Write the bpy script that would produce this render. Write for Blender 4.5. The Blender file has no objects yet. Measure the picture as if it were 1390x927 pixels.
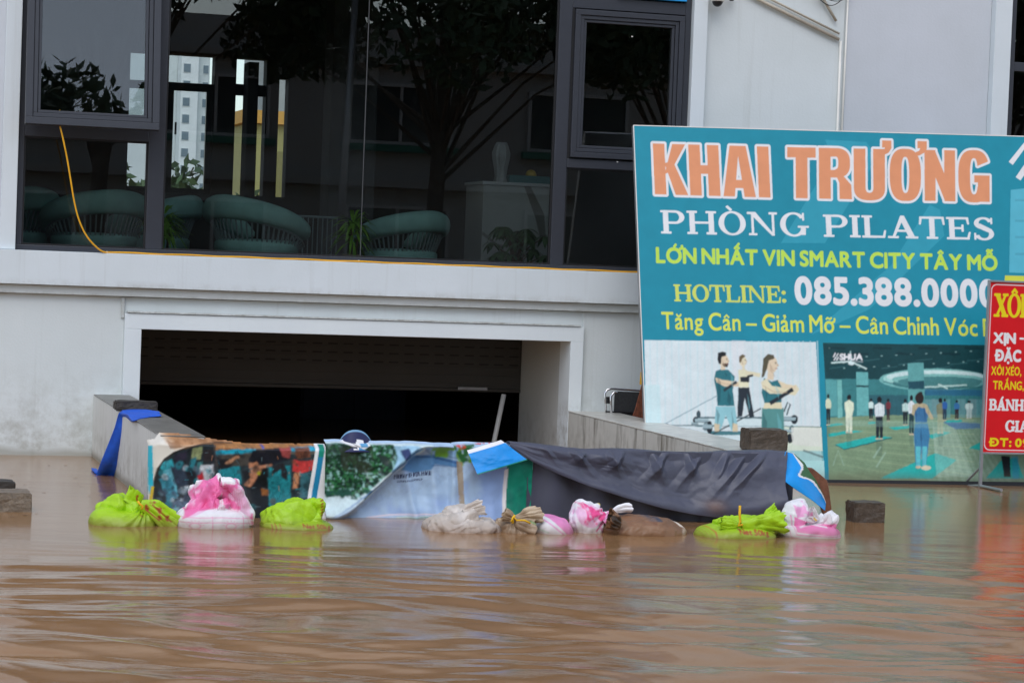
import bpy, bmesh, math, random, unicodedata
import numpy as np
from mathutils import Matrix, Vector
random.seed(7)
RNG = np.random.default_rng(11)
sc = bpy.context.scene
COL = sc.collection
RAD = math.radians

# ------------------------------------------------------------------ camera
FPX, IW, IH = 3228.0, 1390.0, 927.0
CAM = np.array([-2.4147, -18.9310, 1.70])
YAW, PITCH, ROLL = RAD(16.14), RAD(2.033), RAD(2.228)

def cam_axes():
    cy, sy = math.cos(YAW), math.sin(YAW)
    f = np.array([sy*math.cos(PITCH), cy*math.cos(PITCH), -math.sin(PITCH)])
    r = np.array([cy, -sy, 0.0])
    d = np.cross(f, r)
    cr, sr = math.cos(ROLL), math.sin(ROLL)
    return cr*r - sr*d, sr*r + cr*d, f
AX_R, AX_D, AX_F = cam_axes()
AXM = np.array([AX_R, AX_D, AX_F])

cam = bpy.data.cameras.new('camera')
cam.sensor_width = 36.0
cam.lens = FPX/IW*36.0
cam.clip_start = 0.1
cam.clip_end = 3000
cam_o = bpy.data.objects.new('camera', cam)
COL.objects.link(cam_o)
u_ = -AX_D; b_ = -AX_F
cam_o.matrix_world = Matrix(((AX_R[0], u_[0], b_[0], CAM[0]), (AX_R[1], u_[1], b_[1], CAM[1]),
                             (AX_R[2], u_[2], b_[2], CAM[2]), (0, 0, 0, 1)))
sc.camera = cam_o

# ------------------------------------------------------------------ sky, sun, exposure
SUN_EL, SUN_AZ = RAD(52), RAD(200)     # azimuth clockwise from +Y: behind the camera
world = bpy.data.worlds.new('World')
sc.world = world
world.use_nodes = True
nt = world.node_tree
bg = nt.nodes['Background']
sky = nt.nodes.new('ShaderNodeTexSky')
sky.sky_type = 'NISHITA'
sky.sun_disc = False
sky.sun_elevation = SUN_EL
sky.sun_rotation = SUN_AZ
sky.dust_density = 1.0
hs = nt.nodes.new('ShaderNodeHueSaturation')   # an overcast sky is nearly grey
hs.inputs["Saturation"].default_value = 0.62
nt.links.new(sky.outputs[0], hs.inputs['Color'])
nt.links.new(hs.outputs[0], bg.inputs['Color'])
bg.inputs['Strength'].default_value = 0.15
sun = bpy.data.lights.new('sun', 'SUN')
sun.energy = 0.6
sun.angle = RAD(40)
sun.color = (1.0, 0.99, 0.975)
sun_o = bpy.data.objects.new('sun', sun)
COL.objects.link(sun_o)
sd = Vector((math.sin(SUN_AZ)*math.cos(SUN_EL), math.cos(SUN_AZ)*math.cos(SUN_EL), math.sin(SUN_EL)))
sun_o.rotation_euler = sd.to_track_quat('Z', 'Y').to_euler()
sc.view_settings.view_transform = 'Standard'
sc.view_settings.look = 'None'
sc.view_settings.exposure = 0.56
sc.view_settings.gamma = 1.0
sc.view_settings.use_curve_mapping = False

# ------------------------------------------------------------------ picture point -> world point on a known plane
def ray(x, y):
    return np.array([x-IW/2, y-IH/2, FPX]) @ AXM
def PX(x, y, X):
    d = ray(x, y); return CAM + d*((X-CAM[0])/d[0])
def PY(x, y, Y):
    d = ray(x, y); return CAM + d*((Y-CAM[1])/d[1])
def PZ(x, y, Z=0.0):
    d = ray(x, y); return CAM + d*((Z-CAM[2])/d[2])

# ------------------------------------------------------------------ numpy noise
def _hash(ix, iy, iz, seed):
    n = (ix*374761393 + iy*668265263 + iz*2147483647 + seed*1274126177) & 0xFFFFFFFF
    n = ((n ^ (n >> 13)) * 1274126177) & 0xFFFFFFFF
    n = n ^ (n >> 16)
    return (n & 0xFFFF) / 65535.0
def vnoise(x, y, z=0.0, seed=0):
    x, y, z = np.broadcast_arrays(np.asarray(x, float), np.asarray(y, float), np.asarray(z, float))
    ix, iy, iz = np.floor(x).astype(np.int64), np.floor(y).astype(np.int64), np.floor(z).astype(np.int64)
    fx, fy, fz = x-ix, y-iy, z-iz
    fx, fy, fz = (q*q*(3-2*q) for q in (fx, fy, fz))
    r = 0
    for a in (0, 1):
        for b in (0, 1):
            for c in (0, 1):
                w = (fx if a else 1-fx)*(fy if b else 1-fy)*(fz if c else 1-fz)
                r = r + w*_hash(ix+a, iy+b, iz+c, seed)
    return r
def fbm(x, y, z=0.0, seed=0, octv=4):
    r = 0; a = 0.5; f = 1.0; s = 0
    for i in range(octv):
        r = r + a*vnoise(np.asarray(x)*f, np.asarray(y)*f, np.asarray(z)*f, seed+i*17)
        s += a; a *= 0.5; f *= 2.03
    return r/s
def ridged(x, y, z=0.0, seed=0, octv=3):
    r = 0; a = 0.5; f = 1.0; s = 0
    for i in range(octv):
        r = r + a*(1-np.abs(2*vnoise(np.asarray(x)*f, np.asarray(y)*f, np.asarray(z)*f, seed+i*31)-1))
        s += a; a *= 0.5; f *= 2.1
    return r/s
def sstep(a, b, x):
    t = np.clip((np.asarray(x, float)-a)/(b-a), 0, 1)
    return t*t*(3-2*t)

def crumple(X, Y, Z, seed, wl=.16, n=7, warp=.5):
    """sharp-creased cloth: a few warped triangle-wave folds in random directions, about -.5 to .5"""
    rr = np.random.default_rng(seed); r = 0; s = 0
    w1 = fbm(X/wl*.5, Y/wl*.5, Z/wl*.5, seed+1, 2)-.5; w2 = fbm(X/wl*.5+7, Y/wl*.5, Z/wl*.5, seed+2, 2)-.5
    for i in range(n):
        d = rr.normal(size=3); d /= np.linalg.norm(d); f = 1/(wl*rr.uniform(.6, 1.9)); a = 1/(f*wl)
        q = (d[0]*X+d[1]*Y+d[2]*Z)*f+warp*(w1*rr.normal()+w2*rr.normal())*2+rr.random()
        loc = sstep(.38, .62, fbm(X/wl*.45+i*5, Y/wl*.45, Z/wl*.45, seed+20+i, 2))
        r = r+a*(np.abs(2*(q-np.floor(q))-1)-.5)*loc; s += a
    return r/s*2.4

# ------------------------------------------------------------------ colours and materials
KV = 0.80        # what a white upright surface shows; colours read off the photograph are divided by it
def lin(c):
    c = np.asarray(c, float)/255.0
    return np.where(c <= 0.04045, c/12.92, ((c+0.055)/1.055)**2.4)
def C(r, g, b, k=KV):
    return np.clip(lin((r, g, b))/k, 0, 0.86)

def new_mat(name):
    m = bpy.data.materials.new(name); m.use_nodes = True
    return m, m.node_tree, m.node_tree.nodes['Principled BSDF']
def N(nt, t, **kw):
    n = nt.nodes.new(t)
    for k, v in kw.items():
        if k in n.inputs: n.inputs[k].default_value = v
        else: setattr(n, k, v)
    return n
def mat(name, col, rough=0.6, var=0.08, scale=6.0, bump=0.0, bscale=60.0, metal=0.0, spec=0.5, stretch=(1, 1, 1)):
    """base colour with soft noise variation and a fine bump"""
    m, t, p = new_mat(name)
    tc = N(t, 'ShaderNodeTexCoord'); mp = N(t, 'ShaderNodeMapping')
    mp.inputs['Scale'].default_value = stretch
    t.links.new(tc.outputs['Object'], mp.inputs['Vector'])
    nz = N(t, 'ShaderNodeTexNoise', Scale=scale, Detail=6.0, Roughness=0.6)
    t.links.new(mp.outputs[0], nz.inputs['Vector'])
    rp = N(t, 'ShaderNodeValToRGB')
    c = np.asarray(col, float)
    rp.color_ramp.elements[0].position = 0.3; rp.color_ramp.elements[1].position = 0.7
    rp.color_ramp.elements[0].color = (*np.clip(c*(1-var), 0, 1), 1)
    rp.color_ramp.elements[1].color = (*np.clip(c*(1+var), 0, 1), 1)
    t.links.new(nz.outputs['Fac'], rp.inputs['Fac'])
    t.links.new(rp.outputs['Color'], p.inputs['Base Color'])
    p.inputs['Roughness'].default_value = rough
    p.inputs['Metallic'].default_value = metal
    p.inputs['Specular IOR Level'].default_value = spec
    if bump > 0:
        n2 = N(t, 'ShaderNodeTexNoise', Scale=bscale, Detail=5.0)
        t.links.new(mp.outputs[0], n2.inputs['Vector'])
        bp = N(t, 'ShaderNodeBump', Strength=bump, Distance=0.01)
        t.links.new(n2.outputs['Fac'], bp.inputs['Height'])
        t.links.new(bp.outputs[0], p.inputs['Normal'])
    return m
def print_mat(name, rough=0.45, bump=0.0, bscale=40.0, spec=0.5):
    """printed or dyed surface: colours come from the mesh's colour attribute"""
    m, t, p = new_mat(name)
    a = N(t, 'ShaderNodeVertexColor'); a.layer_name = 'Col'
    nz = N(t, 'ShaderNodeTexNoise', Scale=9.0, Detail=5.0)
    tc = N(t, 'ShaderNodeTexCoord'); t.links.new(tc.outputs['Object'], nz.inputs['Vector'])
    mr = N(t, 'ShaderNodeMapRange'); mr.inputs['To Min'].default_value = 0.9; mr.inputs['To Max'].default_value = 1.08
    t.links.new(nz.outputs['Fac'], mr.inputs['Value'])
    mx = N(t, 'ShaderNodeMixRGB', blend_type='MULTIPLY'); mx.inputs['Fac'].default_value = 1.0
    t.links.new(a.outputs['Color'], mx.inputs['Color1']); t.links.new(mr.outputs[0], mx.inputs['Color2'])
    t.links.new(mx.outputs[0], p.inputs['Base Color'])
    p.inputs['Roughness'].default_value = rough
    p.inputs['Specular IOR Level'].default_value = spec
    if bump > 0:
        n2 = N(t, 'ShaderNodeTexNoise', Scale=bscale, Detail=4.0)
        t.links.new(tc.outputs['Object'], n2.inputs['Vector'])
        bp = N(t, 'ShaderNodeBump', Strength=bump, Distance=0.01)
        t.links.new(n2.outputs['Fac'], bp.inputs['Height']); t.links.new(bp.outputs[0], p.inputs['Normal'])
    return m

def wall_mat(name, col, dirt, zlo, zhi, seed=0.0, streak=0.25):
    """painted render: broad tonal drift, rain streaks running down, splash dirt low on the wall"""
    m, t, p = new_mat(name)
    L = t.links.new
    tc = N(t, 'ShaderNodeTexCoord'); geo = N(t, 'ShaderNodeNewGeometry')
    sep = N(t, 'ShaderNodeSeparateXYZ'); L(geo.outputs['Position'], sep.inputs[0])
    mp = N(t, 'ShaderNodeMapping'); mp.inputs['Location'].default_value = (seed, seed*1.7, 0)
    L(geo.outputs['Position'], mp.inputs['Vector'])
    n1 = N(t, 'ShaderNodeTexNoise', Scale=1.3, Detail=6.0, Roughness=0.6); L(mp.outputs[0], n1.inputs['Vector'])
    r1 = N(t, 'ShaderNodeValToRGB'); c = np.asarray(col, float)
    r1.color_ramp.elements[0].position = 0.3; r1.color_ramp.elements[1].position = 0.75
    r1.color_ramp.elements[0].color = (*(c*np.array([0.93, 0.935, 0.92])), 1); r1.color_ramp.elements[1].color = (*np.clip(c*1.03, 0, .85), 1)
    L(n1.outputs['Fac'], r1.inputs['Fac'])
    mp2 = N(t, 'ShaderNodeMapping'); mp2.inputs['Scale'].default_value = (14, 14, 0.5) if streak < .9 else (7, 7, 1.3); L(mp.outputs[0], mp2.inputs['Vector'])
    n2 = N(t, 'ShaderNodeTexNoise', Scale=1.0, Detail=5.0, Roughness=0.65); L(mp2.outputs[0], n2.inputs['Vector'])
    r2 = N(t, 'ShaderNodeValToRGB'); r2.color_ramp.elements[0].position = 0.56 if streak < .9 else .50; r2.color_ramp.elements[1].position = 0.78 if streak < .9 else .74
    r2.color_ramp.elements[0].color = (0, 0, 0, 1); r2.color_ramp.elements[1].color = (streak, streak, streak, 1)
    L(n2.outputs['Fac'], r2.inputs['Fac'])
    mr = N(t, 'ShaderNodeMapRange'); L(sep.outputs['Z'], mr.inputs['Value'])
    mr.inputs['From Min'].default_value = zlo; mr.inputs['From Max'].default_value = zhi
    mr.inputs['To Min'].default_value = 1.0; mr.inputs['To Max'].default_value = 0.0
    n3 = N(t, 'ShaderNodeTexNoise', Scale=7.0, Detail=8.0, Roughness=0.7); L(mp.outputs[0], n3.inputs['Vector'])
    mu = N(t, 'ShaderNodeMath', operation='MULTIPLY'); L(mr.outputs[0], mu.inputs[0])
    r3 = N(t, 'ShaderNodeValToRGB'); r3.color_ramp.elements[0].position = 0.42; r3.color_ramp.elements[1].position = 0.72
    L(n3.outputs['Fac'], r3.inputs['Fac']); L(r3.outputs['Color'], mu.inputs[1])
    # tide line: silt left just above the water
    tl = N(t, 'ShaderNodeMapRange'); nzt = N(t, 'ShaderNodeTexNoise', Scale=2.2, Detail=6.0); L(geo.outputs['Position'], nzt.inputs['Vector'])
    zt = N(t, 'ShaderNodeMath', operation='MULTIPLY_ADD'); L(nzt.outputs['Fac'], zt.inputs[0]); zt.inputs[1].default_value = -0.10; L(sep.outputs['Z'], zt.inputs[2])
    L(zt.outputs[0], tl.inputs['Value']); tl.inputs['From Min'].default_value = -0.03; tl.inputs['From Max'].default_value = 0.03
    tl.inputs['To Min'].default_value = 0.75; tl.inputs['To Max'].default_value = 0.0
    mu2 = N(t, 'ShaderNodeMath', operation='MAXIMUM'); L(mu.outputs[0], mu2.inputs[0]); L(tl.outputs[0], mu2.inputs[1]); mu = mu2
    ad = N(t, 'ShaderNodeMath', operation='ADD', use_clamp=True); L(mu.outputs[0], ad.inputs[0]); L(r2.outputs['Color'], ad.inputs[1])
    mx = N(t, 'ShaderNodeMixRGB'); L(ad.outputs[0], mx.inputs['Fac']); L(r1.outputs['Color'], mx.inputs['Color1'])
    mx.inputs['Color2'].default_value = (*dirt, 1)
    L(mx.outputs[0], p.inputs['Base Color'])
    p.inputs['Roughness'].default_value = 0.62
    nb = N(t, 'ShaderNodeTexNoise', Scale=55.0, Detail=4.0); L(geo.outputs['Position'], nb.inputs['Vector'])
    bp = N(t, 'ShaderNodeBump', Strength=0.12, Distance=0.01); L(nb.outputs['Fac'], bp.inputs['Height']); L(bp.outputs[0], p.inputs['Normal'])
    return m

def glass_mat(name, tint, k=1.0):
    m = bpy.data.materials.new(name); m.use_nodes = True
    t = m.node_tree; t.nodes.clear()
    out = N(t, 'ShaderNodeOutputMaterial'); tr = N(t, 'ShaderNodeBsdfTransparent'); gl = N(t, 'ShaderNodeBsdfGlossy')
    tr.inputs['Color'].default_value = (*tint, 1); gl.inputs['Roughness'].default_value = 0.0
    fr = N(t, 'ShaderNodeFresnel', IOR=1.5); mu = N(t, 'ShaderNodeMath', operation='MULTIPLY'); mu.inputs[1].default_value = k
    mx = N(t, 'ShaderNodeMixShader')
    t.links.new(fr.outputs[0], mu.inputs[0]); t.links.new(mu.outputs[0], mx.inputs['Fac'])
    t.links.new(tr.outputs[0], mx.inputs[1]); t.links.new(gl.outputs[0], mx.inputs[2]); t.links.new(mx.outputs[0], out.inputs['Surface'])
    return m

# ------------------------------------------------------------------ scene graph helpers
def link(o, parent=None):
    COL.objects.link(o)
    if parent is not None: o.parent = parent
    return o
def tag(o, label=None, cat=None, group=None, kind=None):
    if label: o['label'] = label
    if cat: o['category'] = cat
    if group: o['group'] = group
    if kind: o['kind'] = kind
    return o
def thing(name, label, cat, loc=(0, 0, 0), rz=0.0, group=None):
    o = bpy.data.objects.new(name, None); o.empty_display_size = 0.1
    o.location = loc; o.rotation_euler = (0, 0, rz)
    return tag(link(o), label, cat, group)

class MB:
    """collects shapes into one mesh"""
    def __init__(s): s.v = []; s.f = []
    def add(s, vs, fs):
        b = len(s.v); s.v += [tuple(map(float, q)) for q in vs]; s.f += [tuple(b+i for i in q) for q in fs]; return s
    def box(s, x0, x1, y0, y1, z0, z1):
        return s.add([(x0,y0,z0),(x1,y0,z0),(x1,y1,z0),(x0,y1,z0),(x0,y0,z1),(x1,y0,z1),(x1,y1,z1),(x0,y1,z1)],
                     [(0,3,2,1),(4,5,6,7),(0,1,5,4),(1,2,6,5),(2,3,7,6),(3,0,4,7)])
    def obox(s, c, ax, ay, az):
        c, ax, ay, az = (np.asarray(q, float) for q in (c, ax, ay, az))
        vs = [c+i*ax+j*ay+k*az for k in (-1, 1) for i, j in ((-1,-1),(1,-1),(1,1),(-1,1))]
        return s.add(vs, [(0,3,2,1),(4,5,6,7),(0,1,5,4),(1,2,6,5),(2,3,7,6),(3,0,4,7)])
    def tube(s, pts, r, n=8, cap=True):
        pts = [np.asarray(p, float) for p in pts]; m = len(pts)
        rs = r if hasattr(r, '__len__') else [r]*m
        vs = []; fs = []; up = None
        for i, p in enumerate(pts):
            t = pts[min(i+1, m-1)]-pts[max(i-1, 0)]; t = t/(np.linalg.norm(t)+1e-9)
            if up is None: up = np.array([0, 0, 1.0]) if abs(t[2]) < 0.9 else np.array([1.0, 0, 0])
            a = np.cross(t, up); a /= np.linalg.norm(a)+1e-9; b = np.cross(a, t); up = b
            for k in range(n):
                q = 2*math.pi*k/n; vs.append(p+rs[i]*(math.cos(q)*a+math.sin(q)*b))
        for i in range(m-1):
            for k in range(n):
                k2 = (k+1) % n; fs.append((i*n+k, i*n+k2, (i+1)*n+k2, (i+1)*n+k))
        if cap: fs.append(tuple(range(n))); fs.append(tuple((m-1)*n+k for k in reversed(range(n))))
        return s.add(vs, fs)
    def lathe(s, prof, c=(0, 0, 0), n=24, rib=0.0, nrib=0):
        vs = []; fs = []; m = len(prof)
        for r, z in prof:
            for k in range(n):
                q = 2*math.pi*k/n; rr = r*(1+rib*math.cos(nrib*q)); vs.append((c[0]+rr*math.cos(q), c[1]+rr*math.sin(q), c[2]+z))
        for i in range(m-1):
            for k in range(n):
                k2 = (k+1) % n; fs.append((i*n+k, i*n+k2, (i+1)*n+k2, (i+1)*n+k))
        fs.append(tuple(reversed(range(n)))); fs.append(tuple((m-1)*n+k for k in range(n)))
        return s.add(vs, fs)
    def prism(s, outline, ext):
        """outline: 3-D points of a planar polygon; ext: thickness vector"""
        o = [np.asarray(q, float) for q in outline]; n = len(o); e = np.asarray(ext, float)
        fs = [tuple(range(n)), tuple(n+i for i in reversed(range(n)))]
        fs += [(i, n+i, n+(i+1) % n, (i+1) % n) for i in range(n)]
        return s.add(o+[q+e for q in o], fs)
    def build(s, name, m, parent=None, smooth=False, bevel=0.0, fix=True):
        me = bpy.data.meshes.new(name); me.from_pydata(s.v, [], s.f)
        if fix:
            bm = bmesh.new(); bm.from_mesh(me); bmesh.ops.recalc_face_normals(bm, faces=bm.faces); bm.to_mesh(me); bm.free()
        if m is not None: me.materials.append(m)
        if smooth: me.polygons.foreach_set('use_smooth', [True]*len(me.polygons))
        o = link(bpy.data.objects.new(name, me), parent)
        if bevel > 0:
            bv = o.modifiers.new('bevel', 'BEVEL'); bv.width = bevel; bv.segments = 2; bv.limit_method = 'ANGLE'
        return o

def grid_obj(name, P, m, parent=None, col=None, wrap=False, mask=None, smooth=True, thick=0.0, colfn=None):
    """P (nv,nu,3) grid of points; col (nv,nu,3) linear colours; mask (nv-1,nu-1) of cells to keep"""
    nv, nu = P.shape[:2]
    idx = np.arange(nv*nu).reshape(nv, nu)
    if wrap: idx = np.concatenate([idx, idx[:, :1]], 1)
    a, b, c, d = idx[:-1, :-1], idx[:-1, 1:], idx[1:, 1:], idx[1:, :-1]
    q = np.stack([a, b, c, d], -1)
    q = q[mask] if mask is not None else q.reshape(-1, 4)
    V = P.reshape(-1, 3); Cc = None if col is None else col.reshape(-1, 3)
    if mask is not None:
        used, inv = np.unique(q, return_inverse=True); q = inv.reshape(-1, 4); V = V[used]
        if Cc is not None: Cc = Cc[used]
    me = bpy.data.meshes.new(name)
    me.vertices.add(len(V)); me.vertices.foreach_set('co', V.astype(np.float32).ravel())
    me.loops.add(q.size); me.loops.foreach_set('vertex_index', q.astype(np.int32).ravel())
    me.polygons.add(len(q)); me.polygons.foreach_set('loop_start', np.arange(0, q.size, 4, dtype=np.int32))
    me.polygons.foreach_set('loop_total', np.full(len(q), 4, np.int32))
    me.polygons.foreach_set('use_smooth', np.full(len(q), smooth))
    if Cc is not None:
        at = me.color_attributes.new('Col', 'FLOAT_COLOR', 'POINT')
        at.data.foreach_set('color', np.concatenate([Cc, np.ones((len(Cc), 1))], 1).astype(np.float32).ravel())
    me.update(calc_edges=True); me.validate()
    if m is not None: me.materials.append(m)
    o = link(bpy.data.objects.new(name, me), parent)
    if thick > 0:
        so = o.modifiers.new('thick', 'SOLIDIFY'); so.thickness = thick; so.offset = 0.0
    return o

# ------------------------------------------------------------------ a small painter for printed pictures and lettering
_tri = {}
def glyph_tris(ch):
    if ch in _tri: return _tri[ch]
    cu = bpy.data.curves.new('glyph', 'FONT'); cu.body = ch; cu.resolution_u = 6
    ob = bpy.data.objects.new('glyph', cu); COL.objects.link(ob)
    bpy.context.view_layer.update()
    dg = bpy.context.evaluated_depsgraph_get(); ev = ob.evaluated_get(dg); me = ev.to_mesh(); me.calc_loop_triangles()
    co = np.array([v.co[:2] for v in me.vertices]).reshape(-1, 2)
    tr = np.array([t.vertices[:] for t in me.loop_triangles], int).reshape(-1, 3)
    r = co[tr] if len(tr) else np.zeros((0, 3, 2))
    ev.to_mesh_clear(); bpy.data.objects.remove(ob); bpy.data.curves.remove(cu)
    _tri[ch] = r
    return r

class Canvas:
    """paints in plane coordinates (s right, t up, metres); conv turns the authoring coordinates into them"""
    def __init__(s, s0, s1, t0, t1, res, base=(0.5, 0.5, 0.5), conv=None):
        s.s0, s.t0, s.res = s0, t0, res
        s.nx = int(round((s1-s0)/res))+1; s.ny = int(round((t1-t0)/res))+1
        s.img = np.empty((s.ny, s.nx, 3)); s.img[:] = base
        s.conv = conv or (lambda x, y: (x, y))
        s.S, s.T = np.meshgrid(s0+np.arange(s.nx)*res, t0+np.arange(s.ny)*res)
    def cv(s, pts): return np.array([s.conv(*p)[:2] for p in pts], float)
    def _mask(s, contours, ss=3, dil=0.0, pad=0.0):
        """coverage of even-odd filled contours (in s,t) -> (slices, alpha)"""
        al = np.concatenate(contours); r = s.res
        lo = al.min(0)-pad-dil; hi = al.max(0)+pad+dil
        i0 = max(0, int((lo[0]-s.s0)/r)-1); i1 = min(s.nx, int((hi[0]-s.s0)/r)+3)
        j0 = max(0, int((lo[1]-s.t0)/r)-1); j1 = min(s.ny, int((hi[1]-s.t0)/r)+3)
        if i1 <= i0 or j1 <= j0: return None
        h = r/ss
        xs = s.s0+i0*r-r/2+h/2+np.arange((i1-i0)*ss)*h
        ys = s.t0+j0*r-r/2+h/2+np.arange((j1-j0)*ss)*h
        ins = np.zeros((len(ys), len(xs)), bool)
        for c in contours:
            x1, y1 = c[:, 0], c[:, 1]; x2, y2 = np.roll(x1, -1), np.roll(y1, -1)
            for a, b, cc, d in zip(x1, y1, x2, y2):
                if b == d: continue
                rows = np.nonzero((ys >= min(b, d)) & (ys < max(b, d)))[0]
                if len(rows) == 0: continue
                xc = a+(ys[rows]-b)*(cc-a)/(d-b)
                ins[rows] ^= xs[None, :] > xc[:, None]
        return (j0, j1, i0, i1, ss, h, ins)
    @staticmethod
    def _dilate(ins, rad):
        k = int(math.ceil(rad)); out = ins.copy(); H, W = ins.shape
        for dy in range(-k, k+1):
            w = rad*rad-dy*dy
            if w < 0: continue
            w = int(math.sqrt(w))
            # horizontal run dilation through a cumulative sum
            row = np.zeros_like(ins)
            ya, yb = max(0, dy), min(H, H+dy)
            row[ya:yb] = ins[ya-dy:yb-dy]
            cs = np.cumsum(np.pad(row, ((0, 0), (w+1, w))).astype(np.int32), 1)
            out |= (cs[:, 2*w+1:]-cs[:, :-(2*w+1)])[:, :W] > 0
        return out
    def _blend(s, mk, col, alpha=1.0, ins=None):
        j0, j1, i0, i1, ss, h, m = mk
        if ins is not None: m = ins
        a = m.reshape(j1-j0, ss, i1-i0, ss).mean((1, 3))[..., None]*alpha
        s.img[j0:j1, i0:i1] = s.img[j0:j1, i0:i1]*(1-a)+np.asarray(col)*a
    def poly(s, pts, col, alpha=1.0, *holes):
        cs = [s.cv(pts)]+[s.cv(q) for q in holes]
        mk = s._mask(cs)
        if mk: s._blend(mk, col, alpha)
    def ell(s, cx, cy, rx, ry, col, alpha=1.0, rot=0.0, n=28):
        q = np.linspace(0, 2*math.pi, n, endpoint=False); c, d = math.cos(rot), math.sin(rot)
        s.poly([(cx+rx*math.cos(a)*c-ry*math.sin(a)*d, cy+rx*math.cos(a)*d+ry*math.sin(a)*c) for a in q], col, alpha)
    def line(s, pts, w, col, alpha=1.0):
        """stroke of width w in authoring units (tapered when w is a list)"""
        pts = [np.asarray(p, float) for p in pts]; ws = w if hasattr(w, '__len__') else [w]*len(pts)
        L = []; R = []
        for i, p in enumerate(pts):
            t = pts[min(i+1, len(pts)-1)]-pts[max(i-1, 0)]; t = t/(np.linalg.norm(t)+1e-9); n = np.array([-t[1], t[0]])
            L.append(p+n*ws[i]/2); R.append(p-n*ws[i]/2)
        s.poly(L+R[::-1], col, alpha)
    def blot(s, pts, col, sc, th=0.5, seed=0, soft=0.06, alpha=1.0):
        """noise-broken patch inside a polygon (foliage, stains)"""
        mk = s._mask([s.cv(pts)])
        if not mk: return
        j0, j1, i0, i1, ss, h, m = mk
        a = m.reshape(j1-j0, ss, i1-i0, ss).mean((1, 3))
        n = fbm(s.S[j0:j1, i0:i1]*sc, s.T[j0:j1, i0:i1]*sc, 0, seed, 4)
        a = (a*sstep(th-soft, th+soft, n)*alpha)[..., None]
        s.img[j0:j1, i0:i1] = s.img[j0:j1, i0:i1]*(1-a)+np.asarray(col)*a
    def shapes(s, contour_sets, BL, BR, TL, col, dil=0.0, outline=None, od=0.0, alpha=1.0):
        """glyph shapes in unit coordinates placed on the parallelogram BL, BR, TL (authoring units)"""
        BL, BR, TL = (np.asarray(q, float) for q in (BL, BR, TL))
        allc = []
        for cs in contour_sets:
            allc.append([s.cv([BL+x*(BR-BL)+y*(TL-BL) for x, y in c]) for c in cs])
        flat = [c for cs in allc for c in cs]
        if not flat: return
        ss = 4
        mk = s._mask(flat, ss, pad=dil+od+2*s.res)
        if not mk: return
        j0, j1, i0, i1, ss, h, _ = mk
        ins = np.zeros(((j1-j0)*ss, (i1-i0)*ss), bool)
        for cs in allc:
            m2 = s._mask(cs, ss)
            if not m2: continue
            a0, a1, b0, b1 = m2[:4]
            ins[(a0-j0)*ss:(a1-j0)*ss, (b0-i0)*ss:(b1-i0)*ss] |= m2[6]
        if dil > 0: ins = s._dilate(ins, dil/h)
        if outline is not None: s._blend(mk, outline, alpha, s._dilate(ins, od/h))
        s._blend(mk, col, alpha, ins)
    def photo(s, pts, warp=.01, sc=14, grain=.25, gsc=30, blur=1, seed=1):
        """makes a flat-painted region read as a printed photograph: wobbled outlines, soft edges, tonal mottling"""
        mk = s._mask([s.cv(pts)], 1); j0, j1, i0, i1, ss, h, m = mk
        S, T = s.S[j0:j1, i0:i1], s.T[j0:j1, i0:i1]
        dx = (fbm(S*sc, T*sc, 0, seed, 3)-.5)*2*warp/s.res; dy = (fbm(S*sc, T*sc, 5, seed+4, 3)-.5)*2*warp/s.res
        H, W = S.shape; jj, ii = np.mgrid[0:H, 0:W]
        jx = np.clip(jj+dy, 0, H-1.001); ix = np.clip(ii+dx, 0, W-1.001); ja, ia = jx.astype(int), ix.astype(int); b, a = (jx-ja)[..., None], (ix-ia)[..., None]
        R = s.img[j0:j1, i0:i1]; Q = R[ja, ia]*(1-a)*(1-b)+R[ja, np.minimum(ia+1, W-1)]*a*(1-b)+R[np.minimum(ja+1, H-1), ia]*(1-a)*b+R[np.minimum(ja+1, H-1), np.minimum(ia+1, W-1)]*a*b
        for _ in range(blur):
            p_ = np.pad(Q, ((1, 1), (1, 1), (0, 0)), 'edge'); Q = (p_[:-2, 1:-1]+p_[2:, 1:-1]+p_[1:-1, :-2]+p_[1:-1, 2:]+2*Q)/6
        g_ = 1+grain*2*(fbm(S*gsc, T*gsc, 0, seed+9, 4)-.5)+grain*1.6*(fbm(S*gsc*.2, T*gsc*.2, 0, seed+12, 3)-.5)
        Q = Q*g_[..., None]
        s.img[j0:j1, i0:i1] = np.where(m[..., None], Q, R)
    def text(s, body, BL, BR, TL, col, dil=0.0, outline=None, od=0.0, track=0.06, alpha=1.0, ref='H'):
        """body set in the built-in sans face, stretched so that it runs BL->BR with cap height BL->TL"""
        sets = []; x = 0.0
        cap = glyph_tris(ref).reshape(-1, 2)[:, 1].max()
        for ch in body:
            if ch == ' ': x += 0.30; continue
            dec = unicodedata.normalize('NFD', ch)
            base, marks = dec[0], dec[1:]
            bar = base in 'Đđ'
            g = glyph_tris('D' if base == 'Đ' else 'd' if base == 'đ' else base)/cap
            if len(g) == 0: continue
            lo = g.reshape(-1, 2)[:, 0].min(); w = g.reshape(-1, 2)[:, 0].max()-lo; top = g.reshape(-1, 2)[:, 1].max()
            if base == 'i' and marks: top = 0.72
            off = np.array([x-lo, 0])
            for t in g: sets.append([t+off])
            if bar: sets.append([np.array([(x-.12, .44), (x+w*.45, .44), (x+w*.45, .56), (x-.12, .56)])])
            sets += marks_for(marks, x, w, top)
            x += w+track
        W = x-track
        sets = [[np.asarray(c)*np.array([1.0/W, 1.0]) for c in cs] for cs in sets]
        s.shapes(sets, BL, BR, TL, col, dil, outline, od, alpha)

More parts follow.
